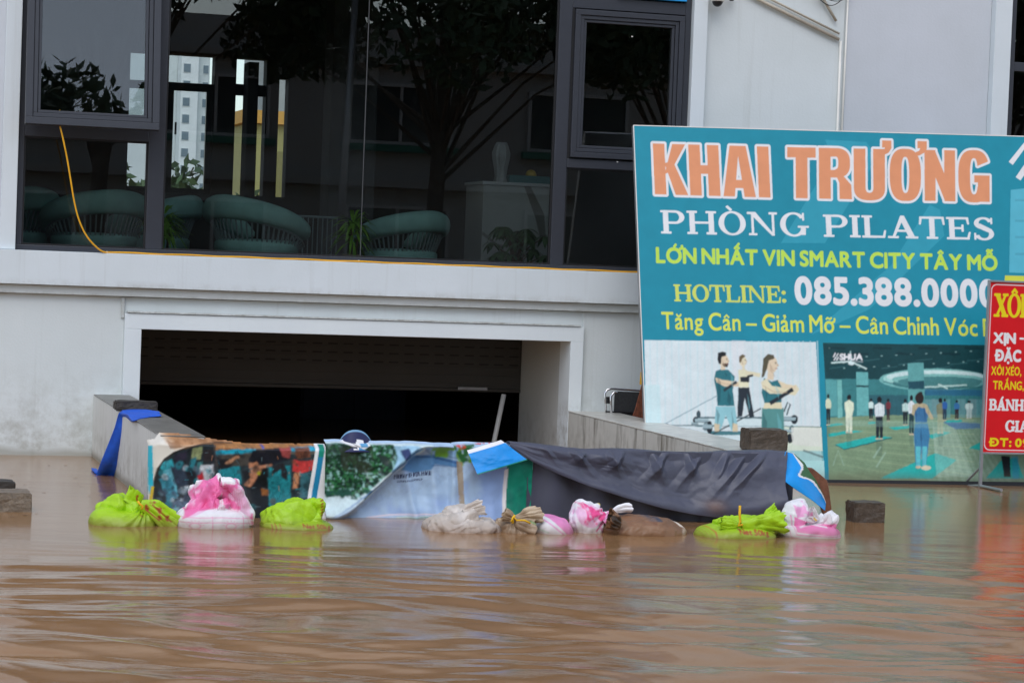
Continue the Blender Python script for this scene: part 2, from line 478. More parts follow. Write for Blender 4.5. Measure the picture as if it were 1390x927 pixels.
def marks_for(marks, x, w, top):
    out = []; cx = x+w/2; y = top+0.08
    names = [unicodedata.name(m) for m in marks]
    def st(pts, th=0.07):
        pts = [np.array(p, float) for p in pts]; L = []; R = []
        for i, p in enumerate(pts):
            t = pts[min(i+1, len(pts)-1)]-pts[max(i-1, 0)]; t = t/np.linalg.norm(t); n = np.array([-t[1], t[0]])*th/2
            L.append(p+n); R.append(p-n)
        out.append([np.array(L+R[::-1])])
    for nm in names:
        if 'CIRCUMFLEX' in nm: st([(cx-.17, y), (cx, y+.15), (cx+.17, y)]); y += .17
        elif 'BREVE' in nm: st([(cx-.16, y+.14), (cx-.1, y+.04), (cx, y+.01), (cx+.1, y+.04), (cx+.16, y+.14)]); y += .17
        elif 'HORN' in nm: st([(x+w-.1, top-.06), (x+w+.04, top-.02), (x+w+.08, top+.1), (x+w+.06, top+.17)], .09)
    for nm in names:
        if 'ACUTE' in nm: st([(cx+.02, y), (cx+.16, y+.17)])
        elif 'GRAVE' in nm: st([(cx-.02, y), (cx-.16, y+.17)])
        elif 'HOOK' in nm: st([(cx-.08, y+.17), (cx+.04, y+.2), (cx+.07, y+.12), (cx, y+.07), (cx, y)])
        elif 'TILDE' in nm: st([(cx-.2, y+.03), (cx-.1, y+.12), (cx, y+.08), (cx+.1, y+.04), (cx+.2, y+.13)])
        elif 'DOT BELOW' in nm: st([(cx-.06, -.16), (cx+.06, -.16)], .11)
    return out

# heavy condensed capitals and a wide slab-serif face, drawn here as polygons
def ring(cx, cy, rx, ry, tx, ty, a0=0.0, a1=360.0, n=40, p=2.0):
    q = np.radians(np.linspace(a0, a1, n))
    def pt(a, x, y): c, d = np.cos(a), np.sin(a); return np.stack([cx+x*np.sign(c)*np.abs(c)**(2/p), cy+y*np.sign(d)*np.abs(d)**(2/p)], -1)
    o = pt(q, rx, ry); i = pt(q, rx-tx, ry-ty)
    if abs(a1-a0) >= 359.9: return [o[:-1], i[:-1]]
    return [np.concatenate([o, i[::-1]])]
def R_(x0, y0, x1, y1): return [np.array([(x0, y0), (x1, y0), (x1, y1), (x0, y1)])]
def P_(*p): return [np.array(p, float)]

def heavy(ch):
    s = .215
    if ch == 'K': return .60, [R_(0, 0, s, 1), P_((s-.02, .40), (.36, 1), (.60, 1), (.32, .47)), P_((.20, .62), (.36, .66), (.62, 0), (.385, 0))]
    if ch == 'H': return .56, [R_(0, 0, s, 1), R_(.345, 0, .56, 1), R_(s-.02, .43, .36, .60)]
    if ch == 'A': return .60, [P_((0, 0), (.15, 1), (.45, 1), (.60, 0), (.39, 0), (.30, .80), (.21, 0)), R_(.18, .17, .42, .33)]
    if ch == 'I': return s, [R_(0, 0, s, 1)]
    if ch == 'T': return .52, [R_(.1525, 0, .3675, 1), R_(0, .80, .52, 1)]
    if ch == 'R': return .58, [R_(0, 0, s, 1), R_(.1, .83, .32, 1), R_(.1, .42, .32, .57), ring(.30, .71, .27, .29, s, .165, -90, 90, 24, 2.6),
                               P_((.20, .45), (.41, .50), (.59, .28), (.60, 0), (.375, 0), (.37, .32), (.33, .42))]
    if ch in 'UƯ':
        g = [R_(0, .22, s, 1), R_(.355, .22, .57, 1), ring(.285, .25, .285, .265, s, .15, 180, 360, 30, 2.6)]
        if ch == 'Ư': g.append(P_((.40, .86), (.40, 1.17), (.72, 1.17), (.72, 1.12), (.66, .98), (.57, .90)) if False else P_((.44, .90), (.56, .98), (.57, 1.03), (.52, 1.03), (.52, 1.17), (.69, 1.17), (.69, 1.02), (.64, .93), (.55, .88)))
        return .60, g
    if ch in 'OƠ':
        g = [ring(.285, .5, .285, .515, s, .16, 0, 360, 60, 2.7)]
        if ch == 'Ơ': g.append(P_((.42, .92), (.54, .98), (.56, 1.03), (.51, 1.03), (.51, 1.17), (.68, 1.17), (.68, 1.02), (.63, .94), (.53, .88)))
        return .58, g
    if ch == 'N': return .56, [R_(0, 0, .20, 1), R_(.36, 0, .56, 1), P_((0, 1), (.19, 1), (.56, 0), (.37, 0))]
    if ch == 'G': return .57, [ring(.285, .5, .285, .515, s, .16, 28, 332, 50, 2.7), R_(.355, .0, .57, .52), R_(.29, .38, .57, .52)]
    return .3, []

def serif(ch):
    S, t, b = .15, .055, .06      # stem, thin stroke, serif thickness
    def stem(x, y0=0, y1=1, e=.09): return [R_(x, y0, x+S, y1), R_(x-e, y0, x+S+e, y0+b), R_(x-e, y1-b, x+S+e, y1)]
    if ch == 'P': return .80, stem(.09)+[R_(.2, .94, .50, 1), R_(.2, .44, .50, .50), ring(.48, .72, .31, .28, .15, .06, -90, 90)]
    if ch == 'H': return .98, stem(.09)+stem(.74)+[R_(.2, .47, .78, .53)]
    if ch == 'O': return .90, [ring(.45, .5, .45, .52, .16, .05)]
    if ch == 'N': return 1.0, [R_(.12, 0, .12+t, 1), R_(.02, 0, .28, b), R_(-.02, 1-b, .2, 1), P_((.05, 1), (.25, 1), (.87, 0), (.80, 0)), R_(.82, 0, .82+t, 1), R_(.72, 1-b, .98, 1)]
    if ch == 'G': return .95, [ring(.45, .5, .45, .52, .16, .05, 38, 335), R_(.70, 0.06, .84, .42), R_(.60, .38, .95, .43), R_(.76, .70, .80, 1.0)]
    if ch == 'I': return .33, stem(.09)
    if ch == 'L': return .78, stem(.09)+[R_(.2, 0, .74, b), P_((.68, 0), (.74, 0), (.78, .32), (.74, .32))]
    if ch == 'A': return .98, [P_((.14, 0), (.20, 0), (.50, .86), (.47, 1.02), (.44, 1.02)), P_((.44, 1.02), (.55, 1.02), (.90, 0), (.71, 0), (.43, .88)), R_(.28, .30, .70, .36), R_(.0, 0, .34, b), R_(.60, 0, .99, b)]
    if ch == 'T': return .84, [R_(.345, 0, .495, 1), R_(.24, 0, .60, b), R_(.02, .94, .82, 1), P_((.02, .94), (.08, .94), (.04, .66), (.0, .66)), P_((.76, .94), (.82, .94), (.84, .66), (.80, .66))]
    if ch == 'E': return .80, stem(.09)+[R_(.2, .94, .72, 1), R_(.2, 0, .74, b), R_(.2, .48, .54, .53), P_((.66, .94), (.72, .94), (.74, .70), (.70, .70)), P_((.68, .06), (.74, .06), (.78, .32), (.74, .32)), R_(.50, .36, .55, .66)]
    if ch == 'S': return .70, [ring(.35, .755, .30, .265, .13, .055, 20, 270), ring(.36, .265, .32, .285, .14, .055, -160, 90), P_((.10, .68), (.2, .60), (.62, .34), (.60, .42), (.3, .56)), R_(.60, .74, .64, 1.0), R_(.04, .0, .08, .28), P_((.09, .72), (.24, .72), (.62, .46), (.60, .30), (.30, .47))]
    if ch == 'X': return .95, [P_((.08, 1), (.30, 1), (.88, 0), (.66, 0)), P_((.14, 0), (.22, 0), (.84, 1), (.76, 1)), R_(0, 1-b, .38, 1), R_(.62, 1-b, .95, 1), R_(0, 0, .34, b), R_(.56, 0, .96, b)]
    if ch == 'B': return .82, stem(.09)+[R_(.2, .94, .48, 1), R_(.2, .48, .5, .53), R_(.2, 0, .5, .06), ring(.46, .745, .28, .255, .15, .055, -90, 90), ring(.48, .265, .32, .265, .16, .055, -90, 90)]
    if ch == ':': return .2, [ring(.1, .12, .1, .1, .099, .099), ring(.1, .62, .1, .1, .099, .099)]
    return .3, []
def lay(body, face, track, space=.3):
    sets = []; x = 0.0
    for ch in body:
        if ch == ' ': x += space; continue
        dec = unicodedata.normalize('NFD', ch)
        own = face is heavy and ch in 'ƯƠ'
        w, g = face(ch if own else dec[0])
        sets += [[np.asarray(c)+np.array([x, 0]) for c in cs] for cs in g]
        if not own: sets += marks_for([m for m in dec[1:]], x, w, 1.0)
        x += w+track
    W = x-track
    return [[c*np.array([1/W, 1.0]) for c in cs] for cs in sets]
def proj(P):
    c = AXM @ (np.asarray(P, float)-CAM); return np.array([c[0]/c[2]*FPX+IW/2, c[1]/c[2]*FPX+IH/2])

# ------------------------------------------------------------------ materials
M = {}
M['wall'] = wall_mat('wall_paint', C(194, 200, 201), C(140, 140, 130), 0.0, 0.75, 3.0, 0.22)
M['wall_cool'] = wall_mat('wall_paint_cool', C(184, 188, 194), C(160, 162, 164), 1.5, 1.7, 9.0, 0.06)
M['trim'] = wall_mat('trim_paint', C(198, 205, 209), C(140, 138, 128), 1.30, 1.40, 5.0, 0.20)
M['moulding'] = wall_mat('moulding_paint', C(188, 193, 193), C(120, 118, 110), 1.26, 1.30, 6.0, 0.08)
M['casing'] = wall_mat('casing_paint', C(204, 211, 218), C(140, 138, 130), 0.35, 0.55, 1.0, 0.05)
M['reveal'] = wall_mat('reveal_paint', C(176, 178, 176), C(110, 106, 96), -0.2, 0.5, 12.0, 0.10)
M['frame'] = mat('window_frame_grey', C(46, 49, 56), 0.42, 0.06, 12, 0.02)
M['seam'] = mat('seam_silicone', (0.09, 0.095, 0.10), 0.5)
M['gasket'] = mat('gasket_black', C(18, 19, 22), 0.6)
M['glass'] = glass_mat('window_glass', (0.82, 0.86, 0.86), 1.75)
M['concrete'] = wall_mat('ramp_concrete', C(192, 193, 190), C(104, 98, 82), -0.1, 0.42, 2.0, 0.5)
M['concrete_stained'] = wall_mat('stained_concrete', C(186, 186, 180), C(70, 62, 46), -0.1, 0.42, 8.0, 0.95)
M['cap'] = mat('ramp_wall_top', C(96, 93, 86), 0.35, 0.3, 9, 0.3, 40)
M['cap_pale'] = mat('ramp_wall_top_pale', C(176, 174, 166), 0.3, 0.25, 7, 0.3, 40)
M['block'] = mat('wet_concrete_block', C(74, 64, 54), 0.55, 0.3, 26, 0.6, 60)
M['block_grey'] = mat('grey_concrete_block', C(110, 98, 84), 0.6, 0.3, 30, 0.7, 50)
M['block_dark'] = mat('dark_block', C(50, 46, 42), 0.6, 0.2, 20, 0.5)
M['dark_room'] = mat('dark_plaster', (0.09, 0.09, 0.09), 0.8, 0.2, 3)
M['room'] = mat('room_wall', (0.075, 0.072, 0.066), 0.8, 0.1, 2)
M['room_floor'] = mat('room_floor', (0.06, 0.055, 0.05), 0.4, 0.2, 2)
M['shutter'] = mat('shutter_slats', (0.05, 0.048, 0.044), 0.5, 0.1, 4)
M['shutter_slot'] = mat('shutter_slot', (0.02, 0.02, 0.02), 0.8)
M['pale_pole'] = mat('pale_pole', (.26, .26, .25), .6)
M['black'] = mat('black_plastic', (0.012, 0.012, 0.014), 0.4)
M['chrome'] = mat('chrome_tube', (0.75, 0.75, 0.77), 0.22, 0.03, 8, metal=1.0)
M['alu'] = mat('grey_metal', C(150, 152, 156), 0.4, 0.08, 9, metal=0.6)
M['yellow_cable'] = mat('yellow_cable', C(222, 158, 24), 0.45, 0.1, 10)
M['white_plastic'] = mat('white_plastic', C(205, 203, 196), 0.45, 0.06, 6)
M['grime_pipe'] = mat('grimy_pipe', C(176, 168, 152), 0.5, 0.15, 8)
M['blue'] = mat('blue_strap_cloth', C(24, 84, 190), 0.6, 0.15, 14, 0.3, 30)
M['sky_blue_print'] = mat('blue_sign_face', C(30, 140, 205), 0.4, 0.06)
M['chair_cushion'] = mat('green_velvet', (0.30, 0.53, 0.47), 0.85, 0.12, 8, 0.1)
M['chair_rod'] = mat('chair_rods', (0.22, 0.28, 0.28), 0.5)
M['leaf'] = mat('spiky_leaf', (0.20, 0.42, 0.04), 0.5, 0.4, 14)
M['leaf_dark'] = mat('broad_leaf', (0.09, 0.17, 0.07), 0.5, 0.35, 14)
M['basket'] = mat('woven_pot', (0.30, 0.24, 0.15), 0.8, 0.3, 60, 0.6, 90)
M['stalk'] = mat('plant_stalk', (0.16, 0.11, 0.06), 0.8, 0.3, 20)
M['marble'] = mat('white_marble', (0.5, 0.5, 0.48), 0.25, 0.06, 2)

# ------------------------------------------------------------------ water and ground
WM, t, p = new_mat('flood_water')
L = t.links.new
geo = N(t, 'ShaderNodeNewGeometry')
mp = N(t, 'ShaderNodeMapping'); mp.inputs['Rotation'].default_value = (0, 0, YAW); mp.inputs['Scale'].default_value = (0.35, 1.5, 1)
L(geo.outputs['Position'], mp.inputs['Vector'])
n1 = N(t, 'ShaderNodeTexNoise', Scale=0.8, Detail=4.0); L(mp.outputs[0], n1.inputs['Vector'])
rp = N(t, 'ShaderNodeValToRGB'); rp.color_ramp.elements[0].position = 0.3; rp.color_ramp.elements[1].position = 0.7
rp.color_ramp.elements[0].color = (0.270, 0.140, 0.058, 1); rp.color_ramp.elements[1].color = (0.320, 0.174, 0.078, 1)
L(n1.outputs['Fac'], rp.inputs['Fac']); L(rp.outputs[0], p.inputs['Base Color'])
p.inputs['Roughness'].default_value = 0.03; p.inputs['IOR'].default_value = 1.33
mp2 = N(t, 'ShaderNodeMapping'); mp2.inputs['Rotation'].default_value = (0, 0, YAW); mp2.inputs['Scale'].default_value = (9, 30, 1)
L(geo.outputs['Position'], mp2.inputs['Vector'])
n2 = N(t, 'ShaderNodeTexNoise', Scale=1.0, Detail=5.0, Roughness=0.62); L(mp2.outputs[0], n2.inputs['Vector'])
bp = N(t, 'ShaderNodeBump', Strength=0.20, Distance=0.006); L(n2.outputs['Fac'], bp.inputs['Height']); L(bp.outputs[0], p.inputs['Normal'])

def graded(lo, d0, d1, hi, step):
    mid = np.arange(d0, d1+1e-6, step)
    a = d0-np.cumsum(step*1.35**np.arange(1, 40)); a = a[a > lo][::-1]
    b = mid[-1]+np.cumsum(step*1.35**np.arange(1, 40)); b = b[b < hi]
    return np.concatenate([[lo], a, mid, b, [hi]])
xs = graded(-300, -2.6, 8.2, 300, 0.026); ys = graded(-300, -11.4, 0.1, 300, 0.018)
XX, YY = np.meshgrid(xs, ys)
cyw, syw = math.cos(YAW), math.sin(YAW)
A = XX*cyw-YY*syw; B = XX*syw+YY*cyw          # across / along the view
fade = sstep(-4.6, -9.0, YY)                  # calm by the wall, livelier in the open
near = np.clip(fade, 0.05, 1)*np.where((XX > -6) & (XX < 12) & (YY > -15) & (YY < 0.3), 1, 0)
Zw = np.zeros_like(XX)
wr = np.random.default_rng(5)
warp = 1.3*fbm(A*0.45, B*0.7, 0, 3, 3)+0.35*fbm(A*1.6, B*2.2, 0, 8, 2)
for i in range(34):
    lam = 0.12*(7.0 ** wr.random()); th = wr.normal(0, 0.25); k = 2*math.pi/lam
    amp = 0.0044*(lam/0.6)**1.12*(0.6+0.8*wr.random())
    env = sstep(0.34, 0.66, fbm(A*0.5+i*7.3, B*0.8, 0, 40+i, 2))
    Zw += amp*env*np.sin(k*((B+0.55*warp)*math.cos(th)+A*math.sin(th))+wr.random()*6.28)
ring_r = np.hypot(XX-3.9, YY+5.0)
Zw = Zw*near + 0.0012*np.sin(2*math.pi*(B+0.3*warp)/0.17)*np.clip(near*2, 0, 1)*fbm(A*.8, B*.8, 0, 77, 2)
Zw -= Zw.mean()
water = grid_obj('water', np.stack([XX, YY, Zw], -1), WM)
tag(water, kind='structure')
g = MB(); g.box(-300, 300, -300, 300, -1.6, -1.2)
tag(g.build('ground', mat('ground_silt', (0.08, 0.06, 0.045), 0.9, 0.2, 0.4)), kind='structure')

# ------------------------------------------------------------------ the building
house = thing('townhouse', 'white rendered building with dark framed shop windows above a flooded garage opening', 'building', (0, 0, 0))
def part(name, mb, m, parent=house, bevel=0.004, **k): return mb.build(name, m, parent, bevel=bevel, **k)
ZW0, ZW1 = 1.606, 4.55        # window band
# lower wall either side of the garage opening and above it
part('wall', MB().box(-14, -0.137, 0, 0.3, -1.2, 1.268), M['wall'])
part('wall', MB().box(3.672, 16, 0, 0.3, -1.2, 1.268), M['wall'])
part('wall', MB().box(-0.137, 3.672, 0.004, 0.3, 1.139, 1.266), M['wall'])
# casing round the opening
cs = MB(); cs.box(-0.137, -0.004, -0.05, 0.25, -1.2, 1.015).box(3.560, 3.672, -0.05, 0.25, -1.2, 1.015).box(-0.137, 3.672, -0.05, 0.25, 1.015, 1.139)
part('door_casing', cs, M['casing'])
part('drip_strip', MB().box(-0.12, 3.64, -0.062, -0.0, 1.1425, 1.156), M['moulding'], bevel=0.002)
part('vertical_trim', MB().box(-0.165, -0.139, -0.018, -0.003, 1.1, 1.262), M['trim'], bevel=0.002)
# ledge and the smaller moulding under it
part('moulding', MB().box(-14, 16, -0.055, 0.3, 1.270, 1.338), M['moulding'])
part('ledge', MB().box(-14, 16, -0.105, 0.3, 1.341, ZW0), M['trim'])
# reveal of the opening (a deep passage down to the shutter)
part('reveal', MB().box(3.562, 3.672, 0.252, 1.42, -1.2, 1.013), M['reveal'])
part('reveal', MB().box(-0.137, -0.006, 0.252, 1.42, -1.2, 1.013), M['reveal'])
part('soffit', MB().box(-0.137, 3.672, 0.303, 1.42, 1.0155, 1.12), M['reveal'])
# roller shutter, half lowered
SB = PY(600, 526, 1.39)[2]
sh = MB(); zz = 1.012; k = 0
while zz > SB+0.02:
    lo = max(zz-0.075, SB+0.06) if k < 9 else zz-0.075
    lo = max(zz-0.075, SB)
    sh.box(-0.002, 3.558, 1.388, 1.402, lo+0.004, zz); sh.box(-0.002, 3.558, 1.394, 1.406, lo, lo+0.006)
    zz -= 0.075; k += 1
shutter = part('roller_shutter', sh, M['shutter'], bevel=0)
sl = MB()
for r_ in range(4):
    z = 1.012-0.075*r_-0.05
    x = 0.02
    while x < 3.5:
        sl.box(x, x+0.085, 1.3855, 1.389, z-0.006, z+0.006); x += 0.137
so_ = part('slots', sl, M['shutter_slot'], shutter, bevel=0); so_['kind'] = 'stuff'
part('bottom_bar', MB().box(-0.002, 3.558, 1.375, 1.41, SB-0.03, SB-0.001), M['shutter'], shutter)
hb = MB().box(2.98, 3.25, 1.36, 1.374, SB-0.015, SB+0.012)
part('handle', hb, M['alu'], shutter, bevel=0.003)
# dark basement behind
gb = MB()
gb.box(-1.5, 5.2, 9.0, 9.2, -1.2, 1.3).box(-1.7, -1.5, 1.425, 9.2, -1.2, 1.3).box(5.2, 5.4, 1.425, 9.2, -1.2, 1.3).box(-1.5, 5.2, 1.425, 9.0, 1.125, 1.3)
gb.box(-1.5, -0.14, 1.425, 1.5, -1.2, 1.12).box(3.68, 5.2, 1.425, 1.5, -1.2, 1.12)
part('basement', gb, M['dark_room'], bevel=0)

# upper wall pieces round the windows
part('wall', MB().box(-14, -1.005, 0.0, 0.3, ZW0+.002, 6.5), M['wall_cool'])
part('pilaster', MB().box(-1.125, -1.005, -0.05, -0.002, ZW0+.002, 6.5), M['trim'])
part('wall', MB().box(-1.005, 4.53, 0.0, 0.3, ZW1, 6.5), M['wall'])
part('pilaster', MB().box(4.532, 4.655, -0.05, 0.3, ZW0+.002, 6.5), M['trim'])
part('wall', MB().box(4.657, 5.935, 0.03, 0.3, ZW0+.002, 6.5), M['wall'])
part('wall', MB().box(5.965, 7.325, 0.03, 0.3, ZW0+.002, 6.5), M['wall_cool'])
part('wall_joint', MB().box(5.935, 5.965, 0.042, 0.3, ZW0+.002, 6.5), M['moulding'], bevel=0)
part('pilaster', MB().box(7.327, 7.487, -0.05, 0.3, ZW0+.002, 6.5), M['trim'])
part('wall', MB().box(9.6, 16, 0.0, 0.3, ZW0+.002, 6.5), M['wall'])
part('wall', MB().box(7.487, 9.6, 0.0, 0.3, ZW1, 6.5), M['wall'])
part('roof', MB().box(-14, 16, 0.0, 12, 6.5, 6.7), M['moulding'])

# room behind the windows
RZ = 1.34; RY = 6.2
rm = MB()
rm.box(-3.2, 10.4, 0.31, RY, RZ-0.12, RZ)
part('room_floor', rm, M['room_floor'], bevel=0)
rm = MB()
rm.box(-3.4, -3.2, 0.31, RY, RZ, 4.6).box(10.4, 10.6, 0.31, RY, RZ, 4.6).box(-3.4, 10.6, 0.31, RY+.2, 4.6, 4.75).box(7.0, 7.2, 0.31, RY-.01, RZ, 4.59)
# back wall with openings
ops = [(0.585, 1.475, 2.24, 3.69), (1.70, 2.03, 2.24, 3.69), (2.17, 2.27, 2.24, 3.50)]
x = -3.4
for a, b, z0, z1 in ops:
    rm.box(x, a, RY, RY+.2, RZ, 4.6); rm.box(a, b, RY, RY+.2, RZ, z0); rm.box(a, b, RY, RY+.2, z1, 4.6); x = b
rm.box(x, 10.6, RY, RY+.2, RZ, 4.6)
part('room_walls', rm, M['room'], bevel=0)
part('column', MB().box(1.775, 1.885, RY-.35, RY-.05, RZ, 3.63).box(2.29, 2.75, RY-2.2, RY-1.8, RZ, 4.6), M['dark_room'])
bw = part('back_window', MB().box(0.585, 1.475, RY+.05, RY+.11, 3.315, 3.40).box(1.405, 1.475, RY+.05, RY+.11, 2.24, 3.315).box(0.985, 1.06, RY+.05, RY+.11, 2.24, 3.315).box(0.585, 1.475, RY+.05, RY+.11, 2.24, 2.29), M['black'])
part('back_window', MB().box(1.70, 2.03, RY+.05, RY+.11, 3.30, 3.42).box(1.70, 1.715, RY+.05, RY+.11, 2.24, 3.69), M['black'])
part('handle', MB().box(1.075, 1.095, RY+.02, RY+.05, 2.85, 2.98), M['black'], bw)

# big window: frame, panes, awning sash, casement
FY0, FY1 = 0.012, 0.10
def rail(x0, x1, z0, z1, y0=FY0, y1=FY1): return (x0, x1, y0, y1, z0, z1)
win = MB()
for r_ in (rail(-1.003, 4.530, ZW0+.002, ZW0+.042), rail(-1.003, 4.530, 4.50, ZW1-.002),
           rail(-1.003, -0.955, ZW0+.043, 4.499), rail(0.012, 0.140, ZW0+.043, 4.499), rail(3.371, 3.482, ZW0+.043, 4.499), rail(4.478, 4.530, ZW0+.043, 4.499),
           rail(-0.954, 0.011, 2.495, 2.60), rail(3.483, 4.477, 2.46, 2.535), rail(3.483, 4.477, 3.785, 3.885)):
    win.box(*r_)
window = part('window', win, M['frame'], bevel=0.004)
beads = MB()
for x0, x1, z0, z1 in ((-0.954, 0.011, ZW0+.043, 2.494), (0.141, 3.370, ZW0+.043, 4.499), (3.483, 4.477, ZW0+.043, 2.459)):
    w_ = 0.014
    for q in ((x0, x1, z0, z0+w_), (x0, x1, z1-w_, z1), (x0, x0+w_, z0+w_, z1-w_), (x1-w_, x1, z0+w_, z1-w_)):
        beads.box(q[0]+.0005, q[1]-.0005, 0.030, 0.062, q[2]+.0005, q[3]-.0005)
part('glazing_bead', beads, M['gasket'], window, bevel=0)
def pane(x0, x1, z0, z1, par=window, y=0.044):
    return part('pane', MB().box(x0+.003, x1-.003, y, y+.008, z0+.003, z1-.003), M['glass'], par, bevel=0)
pane(-0.940, -0.003, ZW0+.057, 2.480)
pane(0.155, 1.757, ZW0+.057, 4.485); pane(1.765, 3.356, ZW0+.057, 4.485)
pane(3.497, 4.463, ZW0+.057, 2.445)
pane(-0.954, 0.011, 2.602, 4.498, y=0.085)
pane(3.484, 4.476, 3.887, 4.498)
part('glazing_seam', MB().box(1.7585, 1.7635, 0.040, 0.056, ZW0+.045, 4.497), M['seam'], window, bevel=0)
# fixed casement on the right with stepped profile
cf = MB()
def ringbox(mb, x0, x1, z0, z1, w, y0, y1):
    mb.box(x0, x1, y0, y1, z0, z0+w); mb.box(x0, x1, y0, y1, z1-w, z1); mb.box(x0, x0+w, y0, y1, z0+w, z1-w); mb.box(x1-w, x1, y0, y1, z0+w, z1-w)
ringbox(cf, 3.505, 4.468, 2.548, 3.775, 0.045, -0.012, 0.06)
ringbox(cf, 3.553, 4.420, 2.596, 3.727, 0.030, 0.000, 0.06)
ringbox(cf, 3.586, 4.387, 2.629, 3.694, 0.022, 0.012, 0.06)
case = part('casement', cf, M['frame'], house, bevel=0.003)
part('pane', MB().box(3.61, 4.363, 0.036, 0.044, 2.653, 3.670), M['glass'], case, bevel=0)
for a_ in (3.484, 4.469): part('gasket', MB().box(a_, a_+(.020 if a_ < 4 else .007), 0.02, 0.06, 2.537, 3.784), M['gasket'], case, bevel=0)
# awning sash, hinged at the top and pushed out at the bottom
HZ = 4.46; AL = RAD(7.0)
aw = MB(); 
AX0, AX1, AZ0 = -0.975, 0.055, -1.90
ringbox(aw, AX0, AX1, AZ0, 0.0, 0.055, -0.050, 0.02)
ringbox(aw, AX0+.058, AX1-.058, AZ0+.058, -.058, 0.032, -0.038, 0.02)
ringbox(aw, AX0+.093, AX1-.093, AZ0+.093, -.093, 0.022, -0.025, 0.02)
awn = part('awning_sash', aw, M['frame'], house, bevel=0.003)
gl = part('pane', MB().box(AX0+.117, AX1-.117, -.006, .002, AZ0+.117, -.117), M['glass'], awn, bevel=0)
awn.location = (0, 0.01, HZ); awn.rotation_euler = (-AL, 0, 0)
# second window at the right edge
w2 = MB()
for r_ in (rail(7.489, 9.598, ZW0+.002, ZW0+.06), rail(7.489, 9.598, 4.46, ZW1-.002), rail(7.489, 7.56, ZW0+.061, 4.459), rail(9.53, 9.598, ZW0+.061, 4.459), rail(7.561, 9.529, 3.50, 3.58)):
    w2.box(*r_)
w2o = part('window', w2, M['frame'])
pane(7.561, 9.529, ZW0+.061, 3.499, w2o); pane(7.561, 9.529, 3.581, 4.459, w2o)
part('sign_strip', MB().box(3.86, 4.47, -0.03, 0.008, 3.895, 4.3), M['sky_blue_print'])

# chips and screws on the frame
sp = MB()
for x, y in ((145, 342), (262, 349), (290, 350), (352, 352), (483, 355), (487, 354), (622, 361), (716, 366), (858, 50), (838, 220)):
    q = PY(x, y, FY0-.003); r_ = 0.006
    sp.box(q[0]-r_, q[0]+r_*1.2, FY0-.004, FY0-.001, max(q[2], ZW0+.008)-r_*.7, max(q[2], ZW0+.008)+r_*.7)
pc_ = part('paint_chips', sp, M['white_plastic'], window, bevel=0); pc_['kind'] = 'stuff'

# ------------------------------------------------------------------ ramp walls
ZT_L, ZT_R = 0.487, 0.432
def ramp_wall(x0, x1, y0, zt, label, capm):
    r = thing('ramp_wall', label, 'wall', (x0, y0, 0))
    mb = MB(); mb.box(0, x1-x0, 0, -y0-.052, -1.3, zt-.004)
    a, b = (0, -.139-x0) if x0 < 0 else (3.674-x0, x1-x0)
    mb.box(a, b, -y0-.051, -y0-.002, -1.3, zt-.004)
    mb.build('wall', M['concrete'] if x0 < 0 else M['concrete_stained'], r, bevel=0.006)
    nx, ny = 8, 90
    gx, gy = np.meshgrid(np.linspace(-.004, x1-x0+.004, nx), np.linspace(-.004, -y0-.054, ny))
    mb2 = MB().box(-.004, x1-x0+.004, -.004, -y0-.054, zt-.0035, zt+.006)
    mb2.build('capping', capm, r, bevel=0.004)
    return r
ramp_wall(-0.360, -0.085, -3.98, ZT_L, 'grey concrete ramp wall with a blue band over its top', M['cap'])
ramp_wall(3.562, 3.965, -3.92, ZT_R, 'grey concrete ramp wall with dark run-off streaks in front of the billboard', M['cap_pale'])

def block(name, label, x0, x1, y0, y1, z0, z1, m, rz=0.0, hollow=False, group=None):
    mb = MB(); w, d, h = x1-x0, y1-y0, z1-z0
    if hollow:
        mb.box(0, w, 0, d, 0, h-.02)
    else:
        mb.box(0, w, 0, d, 0, h)
    bm = bmesh.new(); me = bpy.data.meshes.new(name); me.from_pydata(mb.v, [], mb.f); bm.from_mesh(me)
    bmesh.ops.recalc_face_normals(bm, faces=bm.faces)
    bmesh.ops.bevel(bm, geom=bm.edges[:], offset=0.008, segments=2, affect='EDGES')
    bmesh.ops.subdivide_edges(bm, edges=[e for e in bm.edges if e.calc_length() > .05], cuts=7, use_grid_fill=True)
    for v in bm.verts:
        n = float(fbm(v.co.x*22, v.co.y*22, v.co.z*22, 5))-.5
        n2 = float(fbm(v.co.x*60, v.co.y*60, v.co.z*60, 8))-.5
        v.co += Vector((n*.020+n2*.006, (float(fbm(v.co.x*19+9, v.co.y*19, v.co.z*19, 6))-.5)*.020+n2*.006, n*.016))
    bm.to_mesh(me); bm.free(); me.materials.append(m)
    o = link(bpy.data.objects.new(name, me)); o.location = (x0, y0, z0); o.rotation_euler.z = rz
    tag(o, label, 'block', group)
    return o
q = PZ(157, 557, .495); q2 = PZ(212, 557, .495)
block('concrete_block', 'flat dark block lying on the wall above the blue band', q[0], q2[0], q[1], q[1]+.16, .4935, .56, M['block_dark'])
q = PZ(1017, 612, .44); q2 = PZ(1066, 612, .44)
block('concrete_block', 'brown concrete block standing on the wall end in front of the pilates photo', q[0], q2[0], q[1], q[1]+.2, .4385, .585, M['block'])
q = PZ(1160, 709, 0); q2 = PZ(1199, 709, 0)
block('concrete_block', 'brown concrete block standing alone in the water right of the sacks', q[0], q2[0], q[1], q[1]+.18, -.12, .135, M['block'], RAD(-2))
q = PZ(0, 695, 0); q2 = PZ(43, 695, 0)
block('concrete_block', 'grey pitted concrete block in the water at the left edge', q2[0]-.45, q2[0], q[1], q[1]+.28, -.12, .118, M['block_grey'], RAD(1))
q2 = PZ(21, 668, 0)
